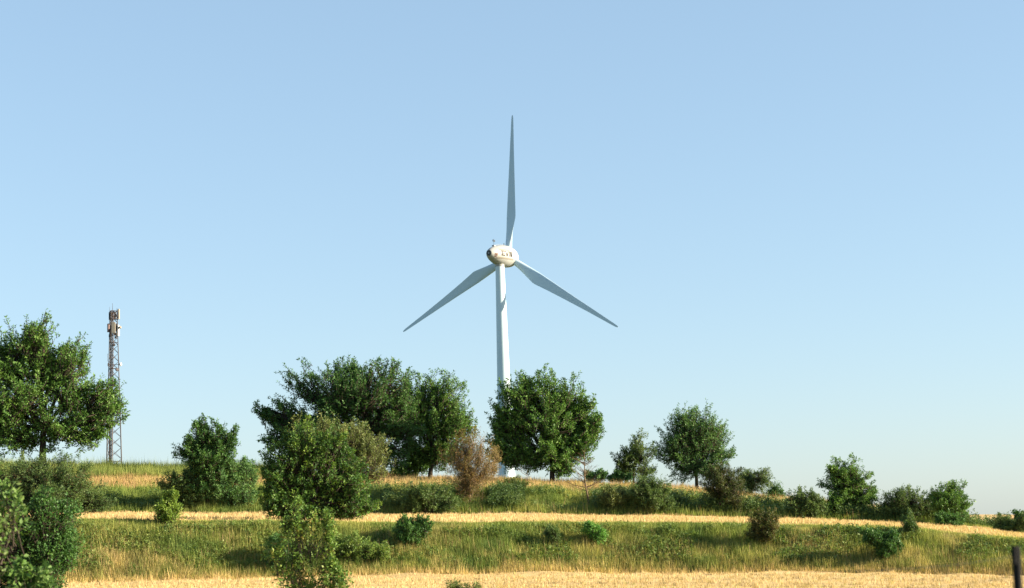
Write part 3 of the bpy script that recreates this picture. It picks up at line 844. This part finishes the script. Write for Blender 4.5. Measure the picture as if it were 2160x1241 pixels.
# leafy weeds among the grass
def weeds(name, label, area, n, hgt, pal, seed, per=16, leaf=(0.13, 0.05), wid=0.16):
    rng = np.random.default_rng(seed)
    x, y = area(rng, n); n = len(x)
    z = ground_z(x, y)
    h = hgt * rng.uniform(0.5, 1.3, n)
    st = np.stack([x, y, z], 1)
    di = norm(np.stack([rng.normal(0, 0.16, n), rng.normal(0, 0.16, n), np.ones(n)], 1))
    ii = np.repeat(np.arange(n), per); N_ = n * per
    t = rng.uniform(0.12, 1, N_)
    pr = norm(np.stack([rng.normal(0, 1, N_), rng.normal(0, 1, N_), 0 * t], 1))
    lp = st[ii] + di[ii] * (h[ii] * t)[:, None] + pr * (wid * (1.1 - 0.8 * t) * rng.uniform(0, 1, N_))[:, None]
    ax = norm(pr * 0.8 + np.array([0, 0, 0.45]) + rng.normal(0, 0.25, (N_, 3)))
    nr = norm(np.array([0, 0, 1.0]) + rng.normal(0, 0.5, (N_, 3)))
    v, f, kk = leaf_mesh(lp, ax, nr, leaf[0] * rng.uniform(0.6, 1.4, N_), leaf[1] * rng.uniform(0.7, 1.3, N_), True)
    br = np.clip(0.7 * fbm(x * 0.4, y * 0.5, seed) + 0.3 * rng.uniform(0, 1, n), 0, 1)
    tint = palette(pal, N_, rng, br[ii])
    o = link(name, np_mesh(name, v, [f], np.repeat(tint, kk, 0)), LEAF)
    tag(o, label, 'weeds', kind='stuff')
def patchy(area, scale, thr, seed):
    def g(rng, n):
        x, y = area(rng, n * 2)
        k = fbm(x * scale, y * scale * 1.4, seed) > thr
        return x[k][:n], y[k][:n]
    return g
W_PAL = [(0.065, 0.125, 0.035), (0.13, 0.20, 0.05), (0.24, 0.27, 0.075)]
weeds('bank_weeds', 'leafy green weeds growing in patches on the lower bank', patchy(band(lambda u: D_FOOT(u) + 0.6, lambda u: D_FOOT(u) + BW - 0.9), 0.5, 0.46, 5), 17000, 0.48, W_PAL, 91, leaf=(0.12, 0.065))
weeds('hillside_weeds', 'leafy dark weeds growing over the upper bank', patchy(band(lambda u: 141.5 + 0 * u, lambda u: 148.5 + 0 * u), 0.3, 0.40, 6), 8000, 0.75, [(0.05, 0.105, 0.034), (0.10, 0.165, 0.045), (0.17, 0.21, 0.06)], 92, leaf=(0.16, 0.07), wid=0.24)

def part_band(lo, hi, spans):
    def g(rng, n):
        w = np.array([b - a for a, b in spans], float); k = rng.choice(len(spans), n, p=w / w.sum())
        a = np.array([q[0] for q in spans])[k]; b = np.array([q[1] for q in spans])[k]
        u = a + (b - a) * rng.uniform(0, 1, n); y = lo + (hi - lo) * rng.uniform(0, 1, n)
        return (u - 1080.0) / F * y, y
    return g
weeds('bramble_scrub', 'tangled bramble scrub merging the bushes at the foot of the upper bank', patchy(part_band(141.6, 146.5, [(800, 960), (1020, 1090), (1240, 1440), (1460, 2030)]), 0.28, 0.44, 9), 4200, 1.15,
      [(0.04, 0.085, 0.03), (0.085, 0.14, 0.042), (0.15, 0.185, 0.06)], 93, per=26, leaf=(0.15, 0.085), wid=0.34)
def stalk_tint(x, y, rng, cl):
    g = mixc((0.34, 0.21, 0.12), (0.52, 0.40, 0.20), cl)
    return g * rng.uniform(0.7, 1.2, (len(x), 1))
grass('dry_stalks', 'dry seed stalks standing above the grass of the lower bank', patchy(band(lambda u: D_FOOT(u) + 0.1, lambda u: D_FOOT(u) + BW - 0.8), 0.6, 0.52, 15), 10000, 0.66, 0.02, stalk_tint, clump=5, spread=0.13, seed=101)
grass('hillside_stalks', 'dry seed stalks standing along the terrace edge of the upper bank', patchy(band(lambda u: 141.0 + 0 * u, lambda u: 147.0 + 0 * u), 0.4, 0.56, 16), 2600, 0.75, 0.03, stalk_tint, clump=5, spread=0.2, seed=102)

# ================================================================== trees on the ridge
plant('big_tree', 'largest broad leafy tree overlapping the antenna mast, cut by the picture edge', 'tree', 150, (88, 1010),
      [(72, 716, 44, 48), (82, 698, 30, 32), (100, 770, 62, 66), (10, 752, 58, 62), (-60, 790, 66, 80), (152, 742, 34, 46), (40, 840, 92, 66), (150, 820, 52, 54), (-50, 880, 78, 60),
       (172, 880, 44, 36), (226, 850, 42, 36), (236, 872, 34, 30), (214, 890, 40, 30), (232, 826, 26, 22), (120, 905, 64, 40), (30, 925, 54, 36), (190, 925, 36, 24), (238, 905, 22, 16), (-80, 950, 50, 40)],
      pal=GREEN_MID, fixed=True, fork=(92, 905), trunk=0.36, n_leaf=46000, bough=7, leaf=(0.23, 0.125), spray=(1.15, 0.26), per=22, up=0.45, seed=1, shell=0.5)
plant('broad_tree', 'wide dark spreading tree behind the bushes, widest of the ridge', 'tree', 172, (760, 1006),
      [(770, 830, 84, 60), (700, 835, 66, 56), (640, 815, 44, 40), (610, 880, 58, 34), (570, 878, 36, 26), (830, 800, 34, 40), (740, 790, 60, 32), (800, 880, 78, 62), (690, 900, 70, 44), (850, 900, 52, 56), (852, 845, 34, 44), (590, 905, 44, 26), (580, 932, 38, 24), (630, 935, 50, 36), (556, 868, 26, 18), (840, 960, 50, 34), (780, 960, 60, 30)],
      pal=GREEN_DARK, fork=(762, 930), trunk=0.34, n_leaf=36000, bough=7, leaf=(0.24, 0.12), spray=(1.5, 0.22), per=24, up=0.32, radial=1.0, seed=2, shell=0.55)
plant('rounded_tree', 'rounded leafy tree with fine upright shoots beside the brown withered tree', 'tree', 174, (906, 1006),
      [(890, 825, 44, 44), (935, 835, 42, 42), (870, 870, 46, 50), (960, 880, 40, 44), (910, 890, 62, 60), (975, 905, 30, 30), (930, 945, 44, 30), (872, 948, 34, 34), (865, 978, 40, 22), (945, 972, 34, 24), (850, 835, 28, 38), (905, 965, 40, 24), (845, 985, 34, 16)],
      pal=GREEN_MID, fork=(906, 950), trunk=0.24, n_leaf=26000, bough=8, leaf=(0.22, 0.12), spray=(1.1, 0.2), per=22, up=0.75, radial=0.6, seed=3)
plant('central_tree', 'big leafy tree standing right in front of the turbine tower base', 'tree', 168, (1165, 1019),
      [(1105, 825, 42, 40), (1150, 828, 50, 44), (1195, 840, 40, 42), (1100, 880, 52, 44), (1160, 890, 66, 58), (1215, 870, 34, 40), (1225, 905, 42, 40), (1070, 905, 36, 34), (1075, 948, 48, 36), (1120, 965, 42, 34), (1180, 955, 56, 40), (1225, 935, 36, 26), (1190, 990, 30, 16), (1062, 868, 28, 28), (1052, 905, 24, 26), (1054, 945, 28, 30), (1084, 838, 28, 32), (1245, 900, 26, 30), (1238, 850, 18, 26)],
      pal=GREEN_MID, fork=(1164, 972), trunk=0.27, n_leaf=36000, bough=7, volp=0.62, leaf=(0.25, 0.135), spray=(1.15, 0.24), per=22, up=0.42, seed=4)
plant('feathery_tree', 'feathery tree with thin radiating branches above the dark rusty bush', 'tree', 174, (1470, 1030),
      [(1450, 890, 34, 30), (1490, 895, 36, 34), (1415, 920, 34, 34), (1520, 925, 30, 36), (1465, 940, 62, 46), (1405, 950, 30, 28), (1530, 960, 26, 18), (1440, 990, 44, 30), (1495, 985, 40, 32)],
      pal=BLUE_GREEN, fork=(1468, 985), trunk=0.19, n_leaf=20000, leaf=(0.21, 0.09), spray=(1.55, 0.15), per=22, up=0.35, radial=1.1, seed=5, shell=0.6)
plant('slender_tree', 'small slender tree with open crown between the bare tree and the feathery tree', 'tree', 172, (1337, 1030),
      [(1340, 930, 20, 22), (1328, 958, 34, 24), (1352, 965, 28, 28), (1315, 985, 24, 14), (1355, 995, 30, 18)],
      pal=OLIVE_DARK, fork=(1337, 985), trunk=0.11, n_leaf=5200, leaf=(0.20, 0.09), spray=(0.9, 0.16), per=18, up=0.5, seed=6)
plant('open_tree', 'dark open-crowned small tree above the grey green shrub, clear of the mast', 'tree', 146, (440, 1072),
      [(425, 898, 20, 28), (445, 925, 44, 30), (410, 950, 38, 26), (470, 950, 34, 34), (440, 985, 52, 36), (485, 920, 18, 20), (420, 1020, 36, 30)],
      pal=GREEN_DARK, fork=(440, 1010), trunk=0.15, n_leaf=14000, leaf=(0.20, 0.11), spray=(0.9, 0.18), per=20, up=0.4, seed=7)
plant('leafy_shrub', 'fresh green upright shrub leaning against the open-crowned small tree', 'shrub', 140, (492, 1072),
      [(490, 980, 32, 30), (515, 1000, 26, 32), (470, 1020, 34, 36), (508, 1035, 32, 34), (485, 1050, 40, 22)],
      pal=BLUE_GREEN, trunk=0.07, n_leaf=10000, leaf=(0.17, 0.085), spray=(0.7, 0.16), per=18, up=0.9, radial=0.5, seed=8, stems=4)
plant('dusty_shrub', 'grey green dusty shrub in front of the open-crowned small tree', 'shrub', 138, (392, 1074),
      blob(392, 1030, 52, 46, 6, 3), pal=OLIVE_DARK, trunk=0.06, n_leaf=9000, leaf=(0.15, 0.07), spray=(0.6, 0.15), per=18, up=0.5, seed=9, stems=4)
plant('olive_thicket', 'broad olive brown thicket under the largest tree', 'shrub', 136, (100, 1085),
      [(60, 1000, 70, 40), (140, 1000, 58, 36), (185, 1020, 38, 36), (-20, 1010, 60, 50), (100, 1050, 90, 38), (180, 1060, 46, 28), (20, 1050, 60, 40), (215, 1062, 34, 20), (90, 975, 50, 22)],
      pal=OLIVE_DARK, trunk=0.08, n_leaf=26000, leaf=(0.15, 0.07), spray=(0.8, 0.16), per=18, up=0.55, seed=10, stems=5, fixed=True)
plant('olive_tree', 'grey olive bushy tree rising behind the big glossy bush', 'tree', 128, (720, 1085),
      [(700, 920, 54, 38), (745, 925, 48, 40), (650, 915, 42, 32), (780, 955, 40, 40), (740, 985, 60, 40), (800, 985, 24, 24)],
      pal=OLIVE, trunk=0.14, n_leaf=15000, leaf=(0.15, 0.07), spray=(0.85, 0.15), per=20, up=0.75, radial=0.6, seed=11)
plant('glossy_bush_tree', 'big dense bush tree with bright leaf tips, largest on the lower bank', 'tree', 99.0, (668, 1118),
      [(640, 940, 58, 46), (600, 960, 40, 44), (700, 950, 52, 42), (580, 1010, 40, 46), (650, 1010, 78, 62), (730, 1000, 46, 50), (600, 1060, 52, 40), (690, 1070, 72, 46), (750, 1060, 40, 48), (560, 1050, 26, 30), (720, 1110, 60, 26), (640, 1095, 50, 26)],
      pal=[(0.022, 0.05, 0.015), (0.042, 0.085, 0.02), (0.115, 0.155, 0.03)], fork=(664, 1060), trunk=0.13, n_leaf=34000, leaf=(0.15, 0.09), spray=(0.62, 0.16), per=18, up=0.5, seed=12, shell=0.5, fixed=True)
plant('withered_tree', 'brown withered tree with fine twigs left of the turbine tower base', 'tree', 143.5, (992, 1068),
      [(985, 940, 32, 28), (1015, 955, 28, 28), (960, 965, 26, 26), (985, 985, 44, 34), (1030, 985, 24, 24), (985, 1020, 40, 26)],
      shell=0.75, pal=[(0.05, 0.068, 0.018), (0.12, 0.07, 0.022), (0.18, 0.092, 0.032)], fork=(992, 1030), trunk=0.10, n_leaf=7500, leaf=(0.13, 0.055), spray=(1.2, 0.2), per=10, up=0.75, radial=0.8, seed=13, bark=BARK_GREY)
plant('brown_sapling', 'thin brown leaved sapling just in front of the turbine foot', 'tree', 158, (1040, 1022),
      [(1045, 965, 14, 20), (1040, 985, 16, 18)], pal=BROWN, trunk=0.045, n_leaf=900, leaf=(0.14, 0.06), spray=(0.6, 0.14), per=10, up=0.8, seed=14, bark=BARK_GREY)
plant('round_shrub', 'small round light green shrub, cut off from the others on the skyline', 'shrub', 172, (1636, 1058),
      [(1636, 1036, 18, 15), (1628, 1042, 14, 12), (1646, 1044, 12, 10)], pal=BLUE_GREEN, trunk=0.05, n_leaf=2600, leaf=(0.16, 0.07), spray=(0.6, 0.13), per=16, up=0.9, seed=15, stems=3)
plant('juniper_bush', 'dense rusty dark bush in front of the feathery tree', 'shrub', 143.5, (1522, 1082),
      [(1515, 1005, 36, 28), (1540, 1015, 34, 30), (1500, 1025, 30, 28), (1530, 1040, 42, 30), (1545, 1062, 30, 20), (1512, 1060, 24, 16)],
      pal=BROWN_GREEN, trunk=0.09, n_leaf=13000, leaf=(0.13, 0.055), spray=(0.6, 0.13), per=20, up=0.4, seed=16, stems=3)
plant('arching_tree', 'small pale tree with arching twigs beside the rusty dark bush', 'tree', 168, (1580, 1058),
      [(1585, 1002, 26, 20), (1605, 1005, 20, 20), (1565, 1010, 20, 22), (1590, 1028, 28, 18)],
      pal=OLIVE_DARK, fork=(1582, 1030), trunk=0.08, n_leaf=5200, leaf=(0.16, 0.075), spray=(0.85, 0.14), per=16, up=0.2, droop=0.45, seed=17)
plant('low_shrub', 'low rounded shrub between the rusty dark bush and the drooping tree', 'shrub', 142.5, (1700, 1092),
      [(1690, 1052, 28, 20), (1715, 1055, 22, 20), (1675, 1068, 22, 20), (1705, 1075, 34, 18), (1735, 1078, 14, 12)],
      pal=OLIVE_DARK, trunk=0.06, n_leaf=8000, leaf=(0.15, 0.07), spray=(0.6, 0.14), per=18, up=0.7, seed=18, stems=4)
plant('drooping_tree', 'dark tree with a lopsided drooping top, tallest on the falling right slope', 'tree', 142.5, (1795, 1094),
      [(1765, 990, 30, 22), (1800, 1000, 30, 26), (1780, 1025, 40, 28), (1815, 1030, 30, 30), (1800, 1060, 44, 30), (1760, 1055, 28, 26), (1830, 1050, 18, 22), (1805, 1080, 36, 14)],
      pal=GREEN_MID, fork=(1793, 1050), trunk=0.14, n_leaf=15000, leaf=(0.17, 0.085), spray=(0.75, 0.16), per=20, up=0.25, droop=0.35, seed=19)
plant('olive_bush', 'wide olive bush between the drooping tree and the last skyline tree', 'shrub', 142.5, (1915, 1102),
      [(1895, 1050, 34, 26), (1930, 1055, 32, 24), (1880, 1070, 26, 24), (1915, 1080, 44, 20), (1955, 1070, 24, 24), (1868, 1088, 18, 14)],
      pal=OLIVE_DARK, trunk=0.07, n_leaf=12000, leaf=(0.15, 0.07), spray=(0.7, 0.15), per=18, up=0.55, seed=20, stems=4)
plant('skyline_tree', 'last tree on the skyline before the open far field', 'tree', 143.5, (2000, 1110),
      [(1985, 1038, 28, 20), (2012, 1035, 24, 20), (2000, 1060, 40, 24), (2025, 1065, 20, 22), (1975, 1060, 22, 22), (2005, 1080, 34, 12)],
      pal=GREEN_MID, fork=(2000, 1078), trunk=0.11, n_leaf=9000, leaf=(0.16, 0.08), spray=(0.75, 0.14), per=18, up=0.4, seed=22)
plant('dark_low_bush', 'low dark bush at the foot of the last skyline tree', 'shrub', 139, (2002, 1118),
      [(1990, 1096, 20, 14), (2015, 1096, 20, 13), (2002, 1100, 28, 12)], pal=GREEN_DARK, trunk=0.05, n_leaf=4200, leaf=(0.14, 0.07), spray=(0.5, 0.12), per=18, up=0.5, seed=23, stems=3)
plant('terrace_shrub', 'small shrub at the terrace edge below the wide olive bush', 'shrub', 106, (1920, 1135),
      [(1920, 1092, 13, 11), (1918, 1106, 14, 12), (1922, 1118, 13, 12)], pal=OLIVE_DARK, trunk=0.03, n_leaf=2200, leaf=(0.11, 0.055), spray=(0.35, 0.1), per=16, up=0.7, seed=24, stems=3)
plant('edge_bush', 'wide dark bush beside the far field, cut by the picture edge', 'shrub', 141.5, (2125, 1130),
      [(2110, 1103, 22, 15), (2140, 1105, 28, 16), (2165, 1102, 26, 18), (2120, 1115, 30, 10), (2095, 1112, 14, 8)],
      pal=OLIVE_DARK, trunk=0.06, n_leaf=7000, leaf=(0.14, 0.065), spray=(0.6, 0.14), per=18, up=0.6, seed=25, stems=4)
plant('round_bush', 'round dark green bush rising behind the bush at the picture edge', 'shrub', 150, (2148, 1120),
      [(2145, 1092, 18, 14), (2158, 1095, 18, 15)], pal=GREEN_DARK, trunk=0.05, n_leaf=3000, leaf=(0.15, 0.075), spray=(0.5, 0.13), per=18, up=0.6, seed=26, stems=3)
plant('ridge_shrub', 'olive shrub on the upper bank below the slender tree', 'shrub', 143, (1300, 1080),
      [(1290, 1040, 24, 18), (1312, 1045, 22, 20), (1280, 1060, 20, 16), (1305, 1065, 28, 14)], pal=OLIVE, trunk=0.05, n_leaf=6500, leaf=(0.15, 0.07), spray=(0.6, 0.14), per=18, up=0.7, seed=27, stems=4)
plant('dark_shrub', 'dark tangled shrub on the upper bank below the feathery tree', 'shrub', 143, (1368, 1082),
      [(1360, 1015, 28, 22), (1385, 1025, 26, 24), (1345, 1040, 22, 24), (1375, 1050, 36, 26), (1405, 1055, 20, 20), (1360, 1066, 24, 14)], pal=OLIVE_DARK, trunk=0.06, n_leaf=11000, leaf=(0.15, 0.07), spray=(0.65, 0.15), per=18, up=0.55, seed=28, stems=4)
plant('far_hedge_bush', 'dark far bush peeping over the ridge behind the bare tree', 'shrub', 215, (1252, 1024),
      [(1245, 1004, 16, 9), (1268, 1003, 14, 10)], pal=BLUE_GREEN, trunk=0.08, n_leaf=2600, leaf=(0.24, 0.12), spray=(0.7, 0.2), per=16, up=0.5, seed=29, stems=3)
plant('far_hedge_bush', 'dark far bush peeping over the ridge below the slender tree', 'shrub', 215, (1312, 1028),
      [(1305, 1004, 18, 10), (1330, 1003, 16, 11), (1290, 1008, 12, 7)], pal=BLUE_GREEN, trunk=0.08, n_leaf=3200, leaf=(0.24, 0.12), spray=(0.7, 0.2), per=16, up=0.5, seed=30, stems=3)
plant('grey_shrub', 'grey green shrub on the upper bank left of the withered tree', 'shrub', 143, (905, 1086),
      [(890, 1040, 34, 22), (925, 1045, 30, 22), (870, 1062, 28, 18), (910, 1066, 44, 16), (950, 1062, 22, 16)], pal=OLIVE_DARK, trunk=0.05, n_leaf=9000, leaf=(0.15, 0.07), spray=(0.6, 0.14), per=18, up=0.7, seed=31, stems=4)
plant('small_ridge_bush', 'small green bush on the ridge below the turbine foot', 'shrub', 158, (1082, 1040),
      [(1080, 1016, 18, 11), (1096, 1022, 14, 9), (1066, 1024, 14, 10)], pal=OLIVE, trunk=0.04, n_leaf=2600, leaf=(0.15, 0.07), spray=(0.5, 0.13), per=16, up=0.7, seed=32, stems=3)
plant('far_low_bush', 'low dark bush on the skyline under the wide spreading tree', 'shrub', 190, (850, 1020),
      [(838, 998, 26, 10), (868, 1000, 18, 8), (812, 1000, 18, 9)], pal=GREEN_DARK, trunk=0.06, n_leaf=3000, leaf=(0.2, 0.1), spray=(0.6, 0.16), per=16, up=0.5, seed=33, stems=3)

# bushes of the lower bank
plant('bright_bush', 'small bright yellow green bush at the terrace edge', 'shrub', 101, (350, 1112),
      [(340, 1055, 18, 18), (360, 1052, 16, 18), (350, 1072, 28, 20), (355, 1090, 24, 12)], pal=[(0.06, 0.10, 0.022), (0.11, 0.15, 0.03), (0.17, 0.20, 0.04)], trunk=0.035, n_leaf=4200, leaf=(0.12, 0.07), spray=(0.4, 0.12), per=16, up=0.7, seed=40, stems=4)
plant('dark_round_bush', 'dark round bush alone on the lower bank', 'shrub', 96, (868, 1160),
      [(855, 1110, 20, 22), (885, 1112, 22, 20), (868, 1125, 32, 24), (900, 1110, 14, 14), (845, 1120, 14, 16), (868, 1143, 18, 14)], pal=GREEN_DARK, trunk=0.04, n_leaf=7500, leaf=(0.115, 0.065), spray=(0.35, 0.11), per=16, up=0.5, seed=41, stems=3)
plant('fresh_bush', 'fresh green leaning bush below the central tree on the lower bank', 'shrub', 97, (1255, 1158),
      [(1245, 1112, 18, 13), (1258, 1125, 20, 16), (1262, 1140, 14, 10)], pal=[(0.05, 0.12, 0.03), (0.08, 0.17, 0.04), (0.13, 0.22, 0.05)], trunk=0.03, n_leaf=3600, leaf=(0.11, 0.055), spray=(0.35, 0.1), per=16, up=0.8, seed=42, stems=3)
plant('scrubby_bush', 'scrubby olive bush next to the fresh green bush on the lower bank', 'shrub', 96, (1165, 1165),
      [(1160, 1118, 16, 14), (1172, 1128, 14, 12), (1165, 1146, 14, 12)], pal=OLIVE_DARK, trunk=0.03, n_leaf=2600, leaf=(0.11, 0.05), spray=(0.35, 0.1), per=16, up=0.7, seed=43, stems=3)
plant('reddish_bush', 'reddish brown topped bush on a short stem on the lower bank', 'shrub', 97, (1605, 1156),
      [(1597, 1098, 18, 18), (1622, 1095, 22, 16), (1612, 1118, 34, 18), (1590, 1125, 16, 12), (1630, 1125, 18, 12)], pal=[(0.035, 0.046, 0.015), (0.06, 0.068, 0.022), (0.12, 0.07, 0.03)], fork=(1606, 1136), trunk=0.035, n_leaf=7000, leaf=(0.09, 0.045), spray=(0.4, 0.11), per=18, up=0.5, seed=44)
plant('twin_lobed_bush', 'dark green twin topped bush low on the sunny bank near the fence', 'shrub', 92, (1862, 1182),
      [(1838, 1130, 20, 13), (1858, 1138, 16, 14), (1882, 1134, 16, 14), (1872, 1155, 26, 14), (1890, 1156, 12, 12), (1862, 1172, 12, 12)], pal=GREEN_DARK, trunk=0.035, n_leaf=9000, leaf=(0.11, 0.065), spray=(0.32, 0.1), per=16, up=0.4, seed=45, stems=2)
plant('small_dark_bush', 'small dark bush half sunk in grass left of the twin topped bush', 'shrub', 97, (1750, 1148),
      [(1744, 1134, 12, 7), (1758, 1138, 14, 6)], pal=OLIVE_DARK, trunk=0.02, n_leaf=1200, leaf=(0.10, 0.05), spray=(0.25, 0.09), per=14, up=0.5, seed=46, stems=3)
plant('bank_thicket', 'light green leafy thicket at the foot of the big glossy bush', 'shrub', 91, (760, 1195),
      [(735, 1150, 40, 24), (780, 1160, 36, 24), (810, 1172, 26, 18), (750, 1180, 50, 16), (700, 1165, 30, 26)], pal=[(0.05, 0.085, 0.022), (0.09, 0.13, 0.032), (0.17, 0.19, 0.05)], trunk=0.03, n_leaf=7000, shell=0.7, leaf=(0.12, 0.055), spray=(0.4, 0.13), per=16, up=0.9, seed=47, stems=5)
plant('shaded_thicket', 'dark leafy thicket on the lower bank left of the foreground sapling', 'shrub', 90, (580, 1205),
      [(575, 1150, 26, 22), (598, 1160, 26, 24), (580, 1180, 24, 20), (610, 1185, 24, 18)], pal=GREEN_DARK, trunk=0.03, n_leaf=6500, leaf=(0.12, 0.06), spray=(0.4, 0.12), per=16, up=0.8, seed=48, stems=4)

# bare tree
def bare_tree(name, label, d, pts, twig_spec, seed, r0):
    rng = np.random.default_rng(seed)
    bx = P(*pts[0], d); bx[2] = ground_z(bx[0], bx[1])[0] - 0.05
    root = empty(name, bx)
    tr = [bx] + [P(u, v, d) for (u, v) in pts[1:]]
    k = len(tr)
    MB().tube(tr, [r0 * (1 - 0.85 * i / (k - 1)) for i in range(k)], 7).build('trunk', BARK_GREY, root, smooth=True)
    tr = np.array(tr); tl = np.linspace(0, 1, k)
    for i in range(twig_spec):
        t = rng.uniform(0.35, 0.97)
        a = np.array([np.interp(t, tl, tr[:, c]) for c in range(3)])
        ang = rng.uniform(0, 2 * math.pi); ln = (1.05 - t) * rng.uniform(1.2, 3.0) + 0.35
        dv = norm(np.array([math.cos(ang), math.sin(ang) * 0.7, rng.uniform(0.3, 1.1)]))
        e = a + dv * ln; m_ = a + dv * ln * 0.5 + [0, 0, -0.06 * ln]
        mb = MB().tube([a, m_, e], [0.030, 0.02, 0.007], 4)
        for q in range(5):
            s = rng.uniform(0.3, 0.95); b = a * (1 - s) + e * s
            mb.tube([b, b + norm(dv + rng.normal(0, 0.6, 3)) * ln * rng.uniform(0.2, 0.45)], [0.013, 0.005], 3)
        mb.build('branch', BARK_GREY, root)
    tag(root, label, 'tree')
bare_tree('bare_tree', 'leafless dead young tree right of the central tree', 143.5, [(1243, 1078), (1240, 1050), (1234, 1015), (1233, 985), (1232, 952)], 34, 5, 0.11)
bare_tree('thin_stake', 'thin pale stem below the left side of the central tree', 160, [(1112, 1024), (1112, 1008), (1113, 990)], 2, 6, 0.045)

# ================================================================== foreground, out of focus
plant('foreground_sapling', 'tall loose sapling with reddish shoots close to the viewer', 'shrub', 44, (650, 1345),
      [(625, 1068, 9, 26), (628, 1095, 11, 28), (630, 1125, 13, 32), (664, 1100, 9, 30), (660, 1145, 13, 26), (688, 1098, 10, 22), (697, 1130, 10, 22), (606, 1105, 9, 18), (598, 1150, 12, 24), (572, 1165, 10, 24), (625, 1160, 18, 24), (640, 1195, 28, 26), (690, 1170, 20, 28), (705, 1205, 22, 24), (600, 1195, 22, 24),
       (650, 1240, 40, 28), (615, 1230, 26, 30), (705, 1235, 26, 24), (650, 1300, 40, 34)],
      pal=[(0.035, 0.07, 0.018), (0.07, 0.115, 0.028), (0.10, 0.145, 0.034), (0.16, 0.125, 0.045)], fork=(650, 1310), trunk=0.008, n_leaf=4600, leaf=(0.085, 0.05), spray=(0.42, 0.06), per=14, up=1.3, radial=0.2, seed=50, stems=6, bough=4, volp=0.45)
plant('foreground_bush', 'large dark bush with deep shade standing in the lower corner', 'shrub', 50, (95, 1345),
      [(90, 1075, 44, 34), (55, 1100, 40, 44), (125, 1105, 36, 42), (95, 1150, 60, 50), (50, 1170, 44, 44), (125, 1160, 30, 34), (90, 1200, 50, 34), (40, 1230, 40, 30), (-10, 1130, 44, 70), (90, 1260, 50, 34), (85, 1310, 46, 30)],
      pal=GREEN_DARK, fork=(92, 1240), trunk=0.05, n_leaf=17000, leaf=(0.085, 0.055), spray=(0.4, 0.11), per=16, up=0.5, seed=51, stems=3)
plant('foreground_pale_shrub', 'blurred pale leaved shrub nearest the viewer at the picture corner', 'shrub', 22, (-30, 1440),
      [(10, 1060, 40, 44), (-30, 1080, 50, 60), (0, 1140, 44, 50), (20, 1210, 44, 44), (-40, 1200, 50, 70), (60, 1240, 40, 26), (0, 1290, 60, 50), (105, 1240, 20, 16), (-20, 1360, 60, 50)],
      pal=[(0.04, 0.08, 0.022), (0.065, 0.11, 0.03), (0.10, 0.14, 0.045), (0.22, 0.22, 0.15)], fork=(-20, 1330), trunk=0.025, n_leaf=2300, leaf=(0.075, 0.05), spray=(0.3, 0.09), per=12, up=0.6, seed=52, stems=3)
plant('foreground_weed', 'low blurred weed tuft at the bottom edge on the golden field', 'weed', 52, (975, 1300),
      [(955, 1240, 26, 10), (1000, 1242, 24, 9), (975, 1262, 40, 26)], pal=OLIVE, trunk=0.012, n_leaf=1600, leaf=(0.09, 0.03), spray=(0.3, 0.08), per=14, up=0.9, seed=53, stems=4)

# fence post with wires
POST = principled('weathered_post', (0.008, 0.009, 0.010), 0.8, spec=0.1, var=0.3, scale=12, streak=(1, 1, 0.2))
WIRE = principled('fence_wire', (0.10, 0.105, 0.11), 0.6, metal=0.4)
FD = 8.0
pb = P(2146, 1500, FD); pb[2] = ground_z(pb[0], pb[1])[0] - 0.2
pt = P(2143, 1152, FD)
fence = empty('fence_post', pb)
tag(fence, 'blurred dark fence post at the picture edge', 'fence post')
ps = MB(); ptb = P(2150, 1330, FD); ax_ = np.array([pt[0], pt[1], 0])
ps.tube([pb, np.array([pb[0] * 0.5 + pt[0] * 0.5, FD, pb[2] * 0.5 + pt[2] * 0.5]), pt - [0, 0, 0.02], pt], [0.020, 0.020, 0.0195, 0.016], 10)
ps.build('post', POST, fence, smooth=True)
bp_ = P(2137, 1172, FD)
MB().tube([P(2136, 1152, FD) - [0, 0.02, 0], P(2137, 1190, FD) - [0, 0.02, 0]], [0.012, 0.012], 8).build('bracket', POST, fence, smooth=True)
wire_far = [(1700, 1210, 19.0), (1650, 1260, 19.0)]
for k, (v0, v1, vm) in enumerate(((1172, 1207, 1182), (1215, 1250, 1224), (1262, 1296, 1272))):
    pts = []
    for i in range(13):
        t = i / 12
        p = P(2143 - 440 * t, v0 * (1 - t) + v1 * t + (vm - (v0 + v1) / 2) * 4 * t * (1 - t) * 0.0, FD + 6 * t)
        p[2] -= 0.03 * 4 * t * (1 - t)
        pts.append(p)
    MB().tube(pts, [0.0016] * 13, 4).build('wire', WIRE, fence)
